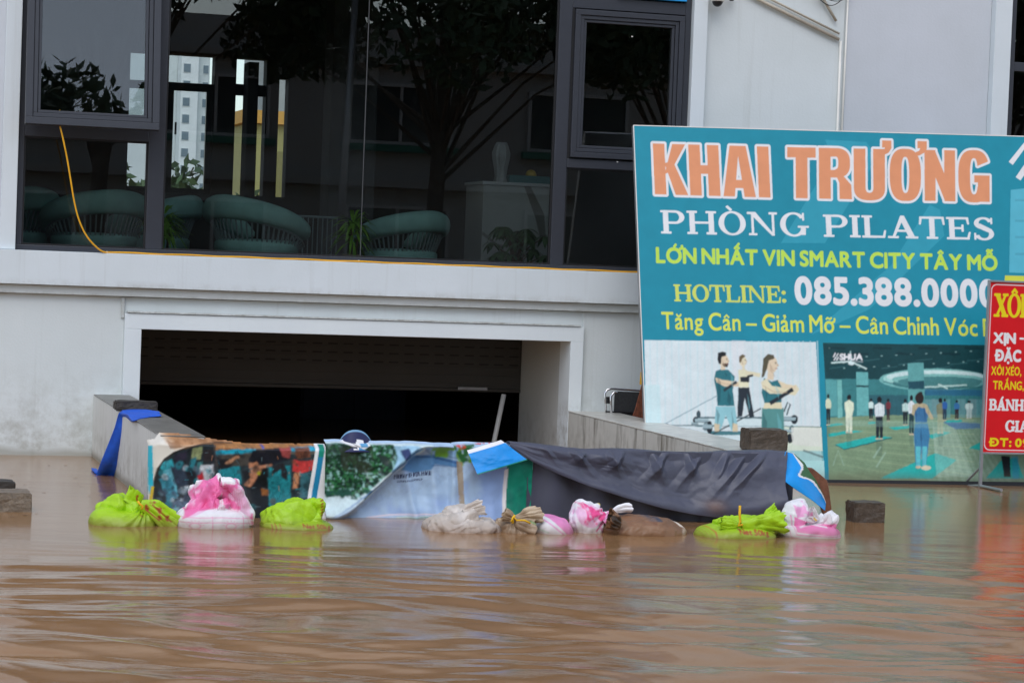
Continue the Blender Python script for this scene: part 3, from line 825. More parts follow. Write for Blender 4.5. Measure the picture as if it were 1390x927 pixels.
block('concrete_block', 'dark stepped block in the water behind the grey pitted block', q2[0]-.4, q2[0], q2[1]+.02, q2[1]+.22, -.1, .066, M['block_dark'])

# blue strap over the left ramp wall
def strap():
    zt = ZT_L+.014
    tl = [PZ(x, y, zt) for x, y in ((216, 559), (200, 557), (180, 556.5), (166, 557))]; bl = [PZ(x, y, zt) for x, y in ((219, 565), (204, 565), (190, 567), (181, 571))]
    n0 = len(tl)
    for (x, y), (x2, y2), Y in (((161, 561), (178, 575), -1.95), ((156, 580), (175, 592), -1.9), ((147, 603), (168, 613), -1.8), ((138, 625), (161, 633), -1.7), ((131, 643), (155, 645), -1.55), ((127, 655), (150, 656), -1.5)):
        tl.append(PY(x, y, Y)); bl.append(PY(x2, y2, Y))
    tl, bl = np.array(tl), np.array(bl)
    t = np.linspace(0, len(tl)-1, 70); ev = lambda A: np.stack([np.interp(t, np.arange(len(A)), A[:, k]) for k in range(3)], -1)
    A, B = ev(tl), ev(bl); u = np.linspace(0, 1, 14)[None, :, None]
    P = A[:, None]*(1-u)+B[:, None]*u
    P[..., 1] -= .012*np.sin(u[..., 0]*7+t[:, None]*.8)*sstep(3, 4.5, t)[:, None]; P[..., 2] += .006*np.sin(u[..., 0]*9+t[:, None])*(1-sstep(3, 4, t))[:, None]
    o = grid_obj('blue_strap', P, M['blue'], None, thick=.004)
    sc_ = MB(); q = [PZ(x, y, .004) for x, y in ((124, 637), (131, 638), (134, 643), (129, 643))]; sc_.prism(q, (0, 0, .012)); sc_.build('loose_end', M['blue'], o)
    return tag(o, 'wide bright blue strap hanging over the left ramp wall into the water', 'strap')
strap()

# ------------------------------------------------------------------ yellow cable, pipes, camera
cab = MB()
def pyz(x, y, Y): q = PY(x, y, Y); return (q[0], q[1], q[2])
pts = [pyz(81, 150, -.02), pyz(81, 168, -.20), pyz(85, 186, -.215), pyz(91, 215, -.20), pyz(96, 245, -.19), pyz(101, 275, -.17), pyz(107, 298, -.155), pyz(116, 318, -.145), pyz(128, 333, -.13), pyz(140, 342, -.11)]
zc = ZW0+.008
for x in np.arange(150, 900, 12):
    q = PY(x, 345+(x-140)*.0386, -.092); pts.append((q[0], -.092+.006*math.sin(x*.045)+.004*math.sin(x*.13), zc+.002*math.sin(x*.08)))
# smooth the corner points
sp_ = []
for i in range(len(pts)-1):
    p0, p1, p2, p3 = (np.array(pts[max(0, min(len(pts)-1, i+k))]) for k in (-1, 0, 1, 2))
    for tt in (0, .25, .5, .75):
        sp_.append(.5*((2*p1)+(-p0+p2)*tt+(2*p0-5*p1+4*p2-p3)*tt**2+(-p0+3*p1-3*p2+p3)*tt**3))
cab.tube(sp_, .0068, 8)
tag(cab.build('cable', M['yellow_cable'], smooth=True), 'yellow cable hanging from the open window and lying along the white ledge', 'cable')

pp = MB(); pp.tube([(5.900, .012, 3.66), (5.912, .012, 1.6)], .011, 8); pp.tube([(5.955, .016, 5.0), (5.945, .016, 1.6)], .009, 8)
tag(pp.build('conduit', M['white_plastic'], smooth=True), 'thin vertical conduit running down the wall joint above the billboard', 'pipe')
a = PY(1030, 0, .0); b = PY(1139, 54, .0); d = PY(1010, -12, 0.)
pp = MB(); pp.tube([d, a, b], .015, 8); pp.tube([d+np.array([.02, .0, .05]), a+np.array([.02, .0, .045]), b+np.array([0, 0, .05])], .010, 8)
tag(pp.build('conduit', M['grime_pipe'], smooth=True), 'slanting pair of grimy pipes high on the wall', 'pipe')
a = PY(1118, 0, .0); b = PY(1135, 29, .0)
pp = MB(); pp.tube([a+(a-b), a, b], .013, 8)
tag(pp.build('conduit', M['grime_pipe'], smooth=True), 'short slanting pipe stub at the top of the wall', 'pipe')
lw_ = MB()
for k, (x0, x1, dip) in enumerate(((1106, 1150, 8), (1110, 1160, 5), (1095, 1130, 3))):
    lw_.tube([PY(x0+(x1-x0)*f, -8+dip*math.sin(math.pi*f)*2.0, -.02-.01*k) for f in np.linspace(0, 1, 12)], .004, 6)
tag(lw_.build('wires', M['black'], smooth=True), 'loose black wires drooping at the top of the wall', 'wires')
q = PY(974, 2, -.09)
cc = thing('security_camera', 'small black and white dome security camera under the top edge of the wall', 'camera', tuple(q))
MB().lathe([(.015, .20), (.045, .195), (.048, .02), (.06, .015), (.062, -.0), (.05, -.004)], n=24).build('housing', M['white_plastic'], cc, smooth=True)
dm = MB().lathe([(.046, .0)]+[(.046*math.cos(a_), -.048*math.sin(a_)) for a_ in np.linspace(.1, 1.5, 8)], n=24)
dm.build('dome', M['black'], cc, smooth=True)
MB().box(-.03, .03, .0, .115, .14, .18).build('bracket', M['white_plastic'], cc, bevel=.004)
MB().tube([(.05, .0, .05), (.10, .02, .03), (.13, .05, .045), (.15, .09, .06)], .007, 6).build('lead', M['black'], cc, smooth=True)
MB().lathe([(.012, -.035), (.02, -.03), (.02, .03)], c=(.145, .05, .05), n=12).build('plug', M['black'], cc)

# white pole leaning in the garage
a = PY(684, 535, .4); b = PY(668, 612, .4)
MBp = MB().tube([a, b+(b-a)*2.0], .02, 10)
tag(MBp.build('pole', M['pale_pole'], smooth=True), 'white pole leaning in the dark garage opening', 'pole')
# things stored in the dark basement
cb = thing('cabinet', 'dark blue metal cabinet standing in the flooded basement', 'cabinet', (2.2, 4.6, -.6))
MB().box(0, 1.1, 0, .5, 0, 1.25).build('carcass', mat('cabinet_blue', (.03, .06, .13), .5), cb, bevel=.01)
for k in range(2): MB().box(.03+.53*k, .51+.53*k, -.02, -.001, .05, 1.2).build('door', mat('cabinet_door', (.035, .07, .15), .45), cb, bevel=.006)

# folding chair and broom behind the right ramp wall
fc = thing('folding_chair', 'folded black chair with chrome tubes leaning on the white wall', 'chair', (3.80, -.22, 0))
def fp(x, y, Y=-.2): return PY(x, y, Y)-np.array([3.80, -.22, 0])
tb = MB()
tb.tube([fp(824, 600), fp(822, 545), fp(821, 534), fp(824, 529), fp(830, 527.5), fp(868, 530), fp(880, 531)], .0095, 10)
tb.tube([fp(832, 600, -.26), fp(829, 546, -.26), fp(829, 538, -.26), fp(833, 533, -.26), fp(838, 532, -.26)], .0095, 10)
tb.build('frame', M['chrome'], fc, smooth=True)
MB().prism([fp(835, 531, -.2), fp(885, 533, -.2), fp(885, 600, -.2), fp(832, 600, -.2)], (0, .02, 0)).build('backrest', mat('chair_mesh', (.03, .032, .034), .7, .3, 60, .4, 90), fc, bevel=.004)
MB().obox(fp(825, 543, -.21), (.018, 0, 0), (0, .02, 0), (0, 0, .028)).build('hinge', M['black'], fc, bevel=.003)
MB().obox(fp(850, 560, -.215), (.18, 0, -.006), (0, .006, 0), (0, 0, .006)).build('crossbar', M['black'], fc)
br = thing('broom', 'reddish straw broom with yellow binding tucked behind the billboard edge', 'broom', (4.15, -.35, .3))
def bp_(x, y, Y=-.35): return PY(x, y, Y)-np.array([4.15, -.35, .3])
fan = MB()
for k in range(60):
    f = (k % 20)/19; j = k//20
    fan.tube([bp_(872+f*3, 521, -.36+.02*j), bp_(862+f*22, 558, -.38+.03*j), bp_(853+f*33+random.uniform(-1, 1), 582+random.uniform(-3, 3), -.40+.04*j)], [.006, .0075, .004], 5)
fan.build('bristles', mat('broom_straw', C(112, 62, 40), .8, .35, 30), br)
bd = MB(); bd.tube([bp_(873, 505), bp_(872.5, 522)], [.022, .028], 10)
bd.build('binding', mat('yellow_twine', C(196, 150, 30), .6, .2, 40), br)
bd = MB(); bd.tube([bp_(876, 440), bp_(873.5, 505)], .012, 8); bd.build('stick', mat('broom_stick', C(150, 110, 60), .6), br)

# ------------------------------------------------------------------ inside the shop
def lounge_chair(x, y, rz, label, s=1.0):
    r = thing('lounge_chair', label, 'chair', (x, y, RZ), rz, 'lounge chairs behind the shop window')
    R = .40*s; n = 40
    def top(a): return (.80-.22*abs(a/2.3)**1.8)*s
    vs = []; angs = np.linspace(-2.3, 2.3, n)
    nt_ = 14; P = np.zeros((n, nt_, 3))
    for i, a in enumerate(angs):
        e = min(1, (1-abs(a)/2.3)*9+.25); hh = .105*s*(1-.25*abs(a/2.3)); 
        for j in range(nt_):
            q = 2*math.pi*j/nt_
            rr = R+.075*s*math.cos(q)*e; zz_ = top(a)-.11*s+hh*np.sign(math.sin(q))*abs(math.sin(q))**.8*e
            P[i, j] = (rr*math.sin(a), -rr*math.cos(a), zz_)
    grid_obj('back_cushion', P, M['chair_cushion'], r, wrap=True)
    rods = MB()
    for a in np.linspace(-2.25, 2.25, 38):
        zt_ = top(a)-.2*s
        rods.tube([((R)*math.sin(a), -R*math.cos(a), zt_), ((R-.10*s)*math.sin(a), -(R-.10*s)*math.cos(a), .30*s)], .0075, 6)
    for f in (0, 1):
        rods.tube([((R-.10*s*f)*math.sin(a), -(R-.10*s*f)*math.cos(a), (top(a)-.2*s) if f == 0 else .30*s) for a in np.linspace(-2.3, 2.3, 36)], .011, 6)
    rods.build('frame', M['chair_rod'], r)
    MB().lathe([(.01, .30*s), (.33*s, .30*s), (.36*s, .33*s), (.36*s, .39*s), (.33*s, .42*s), (.01, .43*s)], n=32).build('seat_cushion', M['chair_cushion'], r, smooth=True)
    for a in (.8, 2.35, -.8, -2.35):
        MB().tube([(.26*s*math.sin(a), -.26*s*math.cos(a), .30*s), (.30*s*math.sin(a), -.30*s*math.cos(a), 0)], .013, 8).build('leg', M['chair_rod'], r)
    return r
lounge_chair(-.25, 1.35, RAD(20), 'green cushioned rope chair behind the lower left pane under the awning window')
lounge_chair(-.98, 1.6, RAD(30), 'green cushioned rope chair cut off by the left window frame')
lounge_chair(.32, 2.2, RAD(60), 'green cushioned rope chair half hidden behind the thick window mullion')
lounge_chair(1.12, 1.25, RAD(-55), 'green cushioned rope chair with a sloping backrest left of the spiky potted plant')
lounge_chair(2.36, 1.2, RAD(30), 'green cushioned rope chair right of the glass seam', .92)
rl = MB(); rl.tube([(1.4, 2.6, 2.0), (2.1, 2.6, 1.995)], .012, 6)
for x in np.arange(1.42, 2.1, .045): rl.tube([(x, 2.6, 2.0), (x, 2.6, RZ)], .006, 5)
tag(rl.build('railing', M['chair_rod']), 'low dark railing of thin rods behind the spiky potted plant', 'railing')

def blade(mb, p0, d, up, L_, w, droop, n=6):
    p0, d, up = (np.asarray(q, float) for q in (p0, d, up)); side = np.cross(d, up); side /= np.linalg.norm(side)+1e-9
    vs = []; fs = []
    for i in range(n+1):
        f = i/n; c = p0+d*L_*f+np.array([0, 0, -droop*L_*f*f]); ww = w*(math.sin(math.pi*min(1, f*.85+.12)))*(1 if i < n else .05)
        vs += [c-side*ww+np.array([0, 0, .12*ww]), c+np.array([0, 0, -.1*ww]), c+side*ww+np.array([0, 0, .12*ww])]
    for i in range(n):
        for k in (0, 1): fs.append((3*i+k, 3*i+k+1, 3*i+k+4, 3*i+k+3))
    mb.add(vs, fs)
def spiky(x, y, z0, H, label, pot=True, seed=1):
    rr = random.Random(seed)
    r = thing('potted_plant', label, 'plant', (x, y, z0))
    MB().lathe([(.07, 0), (.085, .02), (.10, .09), (.095, .15), (.08, .17), (.07, .165)], n=24, rib=.02, nrib=12).build('pot', M['basket'] if pot else M['white_plastic'], r, smooth=True)
    st = MB()
    for k in range(3):
        a = k*2.1; st.tube([(.03*math.cos(a), .03*math.sin(a), .15), (.05*math.cos(a), .05*math.sin(a), .15+H*.55)], .011, 6)
    st.build('stem', M['stalk'], r)
    lf = MB()
    for k in range(95):
        a = rr.uniform(0, 6.283); e = rr.uniform(-.5, 1.2); h = .15+H*rr.uniform(.25, .72)
        d = np.array([math.cos(a)*math.cos(e), math.sin(a)*math.cos(e), math.sin(e)])
        blade(lf, (.035*math.cos(a), .035*math.sin(a), h), d, (0, 0, 1), rr.uniform(.13, .22)*H/.42, .013, rr.uniform(.25, .8))
    lf.build('leaves', M['leaf'], r, fix=False, smooth=True)
q = PY(478, 349, .55)
spiky(q[0], .55, 1.50, .46, 'spiky green plant in a woven pot beside the glass seam', True, 3)
MB_t = thing('plant_stand', 'low round stool under the spiky potted plant', 'stool', (q[0], .55, RZ))
MB().lathe([(.01, .13), (.13, .13), (.13, .158), (.01, .16)], n=24).build('seat', M['stalk'], MB_t)
for k in range(3): MB().tube([(.08*math.cos(k*2.1), .08*math.sin(k*2.1), .13), (.1*math.cos(k*2.1), .1*math.sin(k*2.1), 0)], .012, 6).build('leg', M['stalk'], MB_t)
q = PY(226, 340, .6)
spiky(q[0]-.03, .6, 1.45, .50, 'spiky green plant in a white pot half hidden behind the window mullion', False, 5)
q = PY(700, 345, .9)
r = thing('potted_plant', 'broad leaved dark green plant in front of the marble counter', 'plant', (q[0], .9, RZ))
MB().lathe([(.10, 0), (.14, .03), (.16, .22), (.15, .24), (.13, .235)], n=24).build('pot', M['white_plastic'], r, smooth=True)
st = MB(); lf = MB(); rr = random.Random(9)
for k in range(26):
    a = rr.uniform(0, 6.283); sp2 = rr.uniform(.05, .27); h = rr.uniform(.36, .62)
    tip = np.array([sp2*math.cos(a), sp2*math.sin(a), h]); st.tube([(0, 0, .22), tip*np.array([.4, .4, .8]), tip], [.008, .006, .004], 5)
    for j in range(7):
        b2 = j*.9+a; d = np.array([math.cos(b2), math.sin(b2), rr.uniform(-.5, .15)]); blade(lf, tip, d/np.linalg.norm(d), (0, 0, 1), rr.uniform(.09, .14), .022, .6)
st.build('stem', M['stalk'], r); lf.build('leaves', M['leaf_dark'], r, fix=False, smooth=True)
# marble counter with vase and tray on top
ct0 = PY(657, 246, 1.6); ct1 = PY(760, 250, 1.6)
counter = thing('counter', 'white marble counter with grey veins behind the broad leaved plant', 'counter', (ct0[0], 1.6, RZ))
Hc = ct0[2]-RZ; Wc = ct1[0]-ct0[0]
cvs = Canvas(0, Wc, 0, Hc-.03, .006, (.40, .41, .39))
vn = ridged(cvs.S*1.4+cvs.T*1.1, cvs.T*1.3, 0, 21, 4); cvs.img *= (1-.75*sstep(.82, .97, vn))[..., None]
cvs.line([(Wc*.55, Hc), (Wc*.75, Hc*.72), (Wc*.8, Hc*.55), (Wc, Hc*.4)], [.05, .09, .06, .02], (.13, .12, .10), .8)
cvs.line([(0, Hc*.55), (Wc*.2, Hc*.45), (Wc*.6, Hc*.42)], [.03, .02, .01], (.15, .14, .12), .6)
MB().box(0, Wc, .004, .6, 0, Hc-.031).build('body', M['marble'], counter)
P = np.stack([cvs.S, np.zeros_like(cvs.S), cvs.T], -1); grid_obj('front_panel', P, print_mat('marble_front', .25), counter, cvs.img, smooth=False)
MB().box(-.015, Wc+.015, -.015, .62, Hc-.03, Hc).build('worktop', M['marble'], counter, bevel=.004)
q = PY(679, 246, 1.75)
vz = MB().lathe([(.055, 0), (.06, .01), (.05, .05), (.06, .13), (.075, .2), (.082, .26), (.06, .33), (.045, .36), (.038, .355), (.05, .3)], n=40, rib=.08, nrib=10)
vo = vz.build('vase', mat('grey_ceramic', (.30, .31, .30), .5), smooth=True); vo.location = (q[0], 1.75, ct0[2]); tag(vo, 'white ribbed vase standing on the marble counter', 'vase')
q = PY(716, 247, 1.8)
tr = thing('tray', 'teal tray with yellow fruit on the marble counter', 'tray', (q[0], 1.8, ct0[2]))
MB().box(-.2, .2, -.1, .1, 0, .012).box(-.2, .2, -.1, -.09, .0125, .07).box(-.2, .2, .09, .1, .0125, .07).box(-.2, -.19, -.089, .089, .0125, .07).box(.19, .2, -.089, .089, .0125, .07).build('tray_body', mat('teal_paint', (.03, .14, .14), .5), tr)
fr = MB()
fr.lathe([(.005, 0)]+[(.05*math.sin(a_), .05-.05*math.cos(a_)) for a_ in np.linspace(.2, 2.9, 12)], c=(.03, 0, .03), n=18)
fr.build('fruit', mat('yellow_fruit', (.5, .33, .03), .5), tr, smooth=True)
# ------------------------------------------------------------------ billboard leaning on the building
BW, BH = 3.52, 2.9
_BL = PZ(879, 650.5); _TL = PX(860, 170, 3.84); _BR = PY(1390, 656.5, -1.50); _TR = PY(1390, 185, -.95)
def bbP(s_, t_, off=0.0):
    a = np.asarray(s_)[..., None]/BW; b = np.asarray(t_)[..., None]/BH
    n = np.cross(_BR-_BL, _TL-_BL); n = n/np.linalg.norm(n)
    n = n if n[1] < 0 else -n
    return _BL*(1-a)*(1-b)+_BR*a*(1-b)+_TL*(1-a)*b+_TR*a*b+n*off
def bbI(x, y):
    p = np.array([1.7, 1.5])
    for _ in range(6):
        f0 = proj(bbP(*p)); e = np.array([x, y])-f0
        J = np.stack([(proj(bbP(p[0]+1e-3, p[1]))-f0)/1e-3, (proj(bbP(p[0], p[1]+1e-3))-f0)/1e-3], 1)
        p = p+np.linalg.solve(J, e)
    return p
_cache = {}
def bconv(x, y):
    k = (round(x, 2), round(y, 2))
    if k not in _cache: _cache[k] = bbI(x, y)
    return _cache[k]
TEAL = C(29, 132, 152)
cv = Canvas(0.004, 4.30, -0.30, 2.893, 0.0052, TEAL, bconv)
h4 = lambda x, y: (860+x/4.215, 440+y/4.214)      # authoring frames of enlarged views
h5 = lambda x, y: (1100+x/3.862, 440+y/3.862)
def with_frame(h):
    cv.conv = lambda x, y: bconv(*h(x, y)); return cv
cv.conv = bconv
# faint lighter shapes over the teal, and tonal drift of the print
cv.img *= (1+.10*(fbm(cv.S*.8, cv.T*.8, 0, 4, 3)-.5))[..., None]
for q in ([(1120, 190), (1176, 193), (1190, 215), (1120, 330), (1060, 330), (1130, 215)], [(1262, 278), (1276, 285), (1282, 320), (1180, 420), (1100, 455), (1210, 360)]):
    cv.poly(q, C(70, 170, 190), .35)
cv.poly([(1372, 258), (1390, 256), (1420, 256), (1420, 372), (1370, 370)], C(96, 182, 200), .75)
for y in (272, 300, 322, 345): cv.line([(1378, y), (1420, y)], 3, C(70, 140, 160), .5)
cv.poly([(1364, 374), (1430, 376), (1430, 386), (1364, 384)], C(205, 205, 70))
cv.line([(1372, 222), (1392, 196), (1404, 214)], 7, C(228, 236, 240)); cv.line([(1382, 243), (1395, 224)], 8, C(228, 236, 240))
# lettering
ORANGE, WHITE = C(213, 142, 102), C(226, 232, 238)
sets = lay('KHAI', heavy, .055)
cv.shapes(sets, (889, 264), (1046, 268.5), (886, 195), ORANGE, 0, WHITE, .020)
sets = lay('TRƯƠNG', heavy, .055)
cv.shapes(sets, (1081 - 12, 269), (1343.5, 274.5), (1068.5, 200), ORANGE, 0, WHITE, .020)
cv.shapes(lay('PHÒNG', serif, .10), (898, 316.5), (1098, 320.5), (896.5, 286), C(222, 228, 236), .004)
cv.shapes(lay('PILATES', serif, .08), (1119, 321), (1350, 325.5), (1117.5, 292), C(222, 228, 236), .004)
LIME = C(182, 212, 80)
cv.text('LỚN NHẤT VIN SMART CITY TÂY MỖ', (891.5, 356.2), (1353.5, 367), (891, 336.5), LIME, .0065, track=.17)
cv.shapes(lay('HOTLINE:', serif, .07), (916, 408.5), (1067, 411), (914.5, 386.5), C(196, 206, 96), .004)
cv.text('085.388.0000', (1081, 411.5), (1352, 416), (1079.5, 376.5), WHITE, .0125, track=.17, ref='0')
cv.text('Tăng Cân – Giảm Mỡ – Cân Chỉnh Vóc D', (899, 446.5), (1352, 456.5), (898, 423.5), C(206, 214, 84), .0035, track=.15)

# picture 1: three people on pilates benches
cv.conv = bconv
F1 = [(874.5, 461.5), (1107.5, 464.3), (1117, 651), (1117, 690), (879, 690), (878.5, 640)]
cv.poly(F1, C(206, 226, 228))
with_frame(h4)
for k in range(26):
    x = 90+k*38+((k*37) % 17); cv.poly([(x, 95), (x+9, 95), (x+14+k*.4, 575), (x+5+k*.4, 575)], C(186, 212, 214), .45)
cv.poly([(560, 92), (640, 94), (650, 300), (575, 300)], C(226, 236, 228), .5)
cv.poly([(60, 350), (150, 345), (160, 600), (66, 600)], C(188, 216, 218), .6)
cv.poly([(850, 585), (1075, 590), (1082, 725), (880, 725)], C(206, 222, 196)); cv.line([(850, 584), (1075, 588)], 5, C(100, 120, 110))
cv.poly([(160, 600), (700, 640), (700, 700), (300, 650)], C(176, 216, 216), .8)
cv.poly([(690, 720), (1082, 725), (1088, 780), (900, 780)], C(140, 190, 186), .8); cv.poly([(940, 780), (1090, 780), (1094, 880), (1000, 860)], C(168, 212, 208))
cv.line([(970, 720), (1085, 760)], 12, C(90, 110, 108), .8)
DK, GR, SK = C(30, 36, 42), C(46, 110, 118), C(214, 196, 168)
# benches
for y0, x0, x1 in ((548, 350, 940), (640, 440, 700)):
    cv.poly([(x0+20, y0-12), (x1, y0-10), (x1, y0+34), (x0+25, y0+36)], C(200, 222, 222)); cv.line([(x0, y0-14), (x1, y0-14)], 9, C(60, 92, 98))
    cv.line([(x0, y0+36), (x1, y0+36)], 4, C(90, 130, 134), .8)
cv.poly([(420, 610), (700, 612), (690, 632), (440, 634)], C(72, 120, 126))
cv.line([(165, 578), (480, 408)], 4, C(100, 140, 150)); cv.line([(190, 578), (470, 580)], 6, C(70, 100, 105)); cv.line([(200, 590), (430, 628)], 5, C(60, 84, 90))
cv.ell(182, 578, 22, 11, DK); cv.ell(355, 550, 16, 20, DK); cv.ell(434, 590, 17, 38, DK); cv.ell(372, 515, 12, 22, C(60, 78, 84)); cv.ell(412, 585, 14, 26, C(120, 140, 144))
cv.line([(430, 640), (730, 482)], 7, C(48, 58, 62)); cv.ell(920, 545, 20, 26, DK); cv.ell(895, 652, 22, 28, DK); cv.ell(905, 600, 14, 24, C(80, 110, 112)); cv.line([(860, 500), (882, 445), (896, 460), (876, 520)], 8, C(52, 72, 76))
for (x, y, w_, h_) in ((350, 540, 80, 20), (395, 572, 56, 26), (840, 530, 90, 22), (850, 600, 64, 18), (330, 560, 40, 12)): cv.poly([(x, y), (x+w_, y+2), (x+w_-4, y+h_), (x+3, y+h_)], C(150, 172, 176)); cv.line([(x, y+h_), (x+w_, y+h_)], 4, C(40, 56, 60))
for k in range(6): cv.line([(180, 590+k*1), (330+k*20, 600+k*6)], 2.2, C(90, 130, 136), .7)
cv.poly([(900, 590), (1070, 592), (1076, 700), (910, 690)], C(214, 228, 206), .8)
# man
cv.poly([(470, 470), (580, 470), (598, 600), (560, 608), (528, 520), (500, 600), (462, 604)], C(140, 190, 196))
cv.poly([(462, 566), (494, 572), (490, 612), (464, 612)], C(206, 190, 158)); cv.poly([(566, 566), (596, 570), (596, 614), (568, 614)], C(206, 190, 158))
cv.poly([(470, 268), (500, 256), (545, 262), (580, 300), (568, 380), (578, 468), (480, 466), (474, 380), (460, 320)], GR)
cv.poly([(468, 305), (510, 318), (590, 330), (640, 318), (662, 330), (640, 360), (580, 356), (520, 356), (474, 332)], C(216, 196, 166)); cv.line([(515, 380), (590, 330)], 16, C(42, 56, 62))
cv.ell(516, 210, 27, 36, SK); cv.poly([(480, 200), (484, 164), (510, 156), (530, 164), (528, 180), (504, 188), (500, 228), (488, 226)], C(34, 36, 38)); cv.poly([(506, 226), (544, 222), (538, 246), (516, 244)], C(70, 58, 48)); cv.poly([(500, 236), (524, 244), (526, 262), (500, 262)], SK)
# woman behind
cv.poly([(600, 362), (662, 362), (690, 530), (664, 534), (636, 420), (622, 526), (594, 530)], C(40, 48, 56))
cv.poly([(600, 262), (640, 256), (664, 280), (660, 362), (602, 360)], C(222, 212, 180)); cv.poly([(610, 302), (664, 300), (662, 332), (612, 330)], C(40, 44, 50)); cv.line([(640, 276), (725, 292)], 22, C(222, 208, 176)); cv.line([(650, 300), (684, 292)], 12, C(40, 44, 50))
cv.ell(626, 212, 20, 28, C(222, 206, 176)); cv.poly([(604, 216), (604, 184), (624, 172), (640, 182), (622, 198), (614, 222)], C(104, 90, 66)); cv.line([(628, 236), (630, 262)], 14, C(222, 206, 176))
# woman in front
cv.poly([(736, 478), (858, 478), (862, 600), (870, 740), (730, 740), (732, 560)], C(84, 138, 134)); cv.poly([(752, 440), (846, 444), (850, 484), (742, 482)], C(222, 206, 172))
cv.poly([(746, 308), (790, 330), (824, 318), (846, 350), (846, 446), (750, 450), (732, 390)], GR)
cv.poly([(730, 330), (760, 310), (790, 352), (880, 366), (930, 346), (948, 372), (924, 408), (860, 396), (780, 398), (736, 366)], C(224, 208, 176)); cv.poly([(826, 320), (880, 344), (930, 350), (930, 372), (850, 366)], C(216, 200, 168)); cv.line([(780, 454), (912, 372)], 22, C(36, 44, 52))
cv.ell(790, 232, 34, 48, SK); cv.poly([(738, 252), (742, 196), (770, 170), (802, 176), (806, 196), (776, 208), (764, 250), (746, 300), (732, 306)], C(86, 80, 62)); cv.poly([(768, 270), (800, 278), (802, 320), (764, 318)], SK)
for (x, y, sc_, d) in ((522, 208, 1.0, 1), (630, 210, .75, 1), (800, 230, 1.25, 1)):
    cv.line([(x+6*sc_, y-9*sc_), (x+16*sc_, y-10*sc_)], 3.2*sc_, C(70, 52, 44), .9); cv.ell(x+12*sc_, y-4*sc_, 3.2*sc_, 2.0*sc_, C(40, 34, 34))
    cv.poly([(x+18*sc_, y-6*sc_), (x+27*sc_, y+8*sc_), (x+17*sc_, y+9*sc_)], C(190, 160, 130)); cv.line([(x+9*sc_, y+19*sc_), (x+20*sc_, y+18*sc_)], 3*sc_, C(160, 90, 86))
    cv.poly([(x-16*sc_, y-10*sc_), (x-4*sc_, y+16*sc_), (x+6*sc_, y+32*sc_), (x-14*sc_, y+26*sc_)], C(176, 148, 120), .5)
for q in ([(480, 300), (500, 330), (496, 440), (482, 460)], [(520, 270), (536, 290), (530, 300)], [(540, 380), (560, 420), (552, 466), (536, 440)], [(740, 500), (764, 560), (760, 700), (734, 720)], [(752, 350), (766, 400), (760, 440)], [(600, 380), (614, 430), (606, 500)], [(472, 480), (494, 520), (480, 580)], [(560, 490), (574, 560), (566, 600)]): cv.poly(q, C(24, 60, 70), .45)
for q in ([(556, 280), (572, 310), (566, 360), (556, 330)], [(820, 500), (846, 560), (852, 680), (836, 700)], [(806, 340), (834, 380), (830, 430)], [(650, 390), (668, 470), (660, 500)]): cv.poly(q, C(120, 190, 196), .35)
cv.line([(470, 322), (520, 340), (600, 348)], 5, C(178, 152, 122), .6); cv.line([(740, 350), (800, 386), (880, 390)], 6, C(182, 158, 126), .6); cv.line([(780, 262), (800, 280), (806, 300)], 5, C(178, 150, 120), .6)
# picture 2: a mirrored exercise hall
cv.conv = bconv
F2 = [(1117, 465), (1420, 470), (1440, 690), (1128, 690), (1126.5, 640)]
cv.poly(F2, C(34, 92, 96))
with_frame(h5)
cv.poly([(66, 100), (1180, 112), (1180, 300), (500, 300), (80, 290)], C(22, 62, 66))
cv.poly([(76, 285), (1180, 300), (1180, 480), (90, 490)], C(56, 118, 120))
cv.poly([(84, 490), (560, 470), (1180, 480), (1240, 980), (104, 980)], C(118, 142, 112))
cv.poly([(500, 480), (900, 500), (1200, 540), (1230, 980), (700, 980), (560, 700)], C(128, 160, 140), .55)
for k in range(34): cv.line([(90+k*3, 505+k*14), (860, 480+k*24)], [1.5, 4.5], [C(64, 92, 66), C(176, 190, 150), C(90, 112, 80)][k % 3], .40)
for k in range(10): cv.line([(640+k*26, 500+k*8), (700+k*50, 980)], [6, 26], C(196, 216, 200), .12)
for k in range(26): cv.ell(100+k*39, 125+(k*53) % 110, 6, 3, C(170, 214, 210), .5)
# ceiling ring lamp
cv.ell(650, 290, 290, 58, C(110, 168, 164)); cv.ell(650, 284, 270, 44, C(150, 198, 190)); cv.ell(660, 310, 230, 34, C(70, 124, 124)); cv.ell(660, 276, 262, 34, C(196, 226, 214), .9); cv.ell(670, 290, 246, 30, C(120, 176, 170)); cv.ell(680, 300, 220, 26, C(70, 124, 124)); cv.line([(380, 300), (500, 326), (640, 336), (900, 330)], 5, C(40, 90, 96), .8)
cv.line([(600, 330), (820, 318)], 8, C(186, 214, 206), .9); cv.line([(670, 314), (720, 338)], 8, C(186, 214, 206), .9)
cv.poly([(600, 340), (900, 345), (900, 375), (600, 372)], C(40, 96, 130), .8)
for k in range(7): cv.poly([(90+k*120, 118+k % 2*30), (190+k*120, 122+k % 2*30), (180+k*120, 134+k % 2*30), (84+k*120, 130+k % 2*30)], C(14, 42, 48), .6)
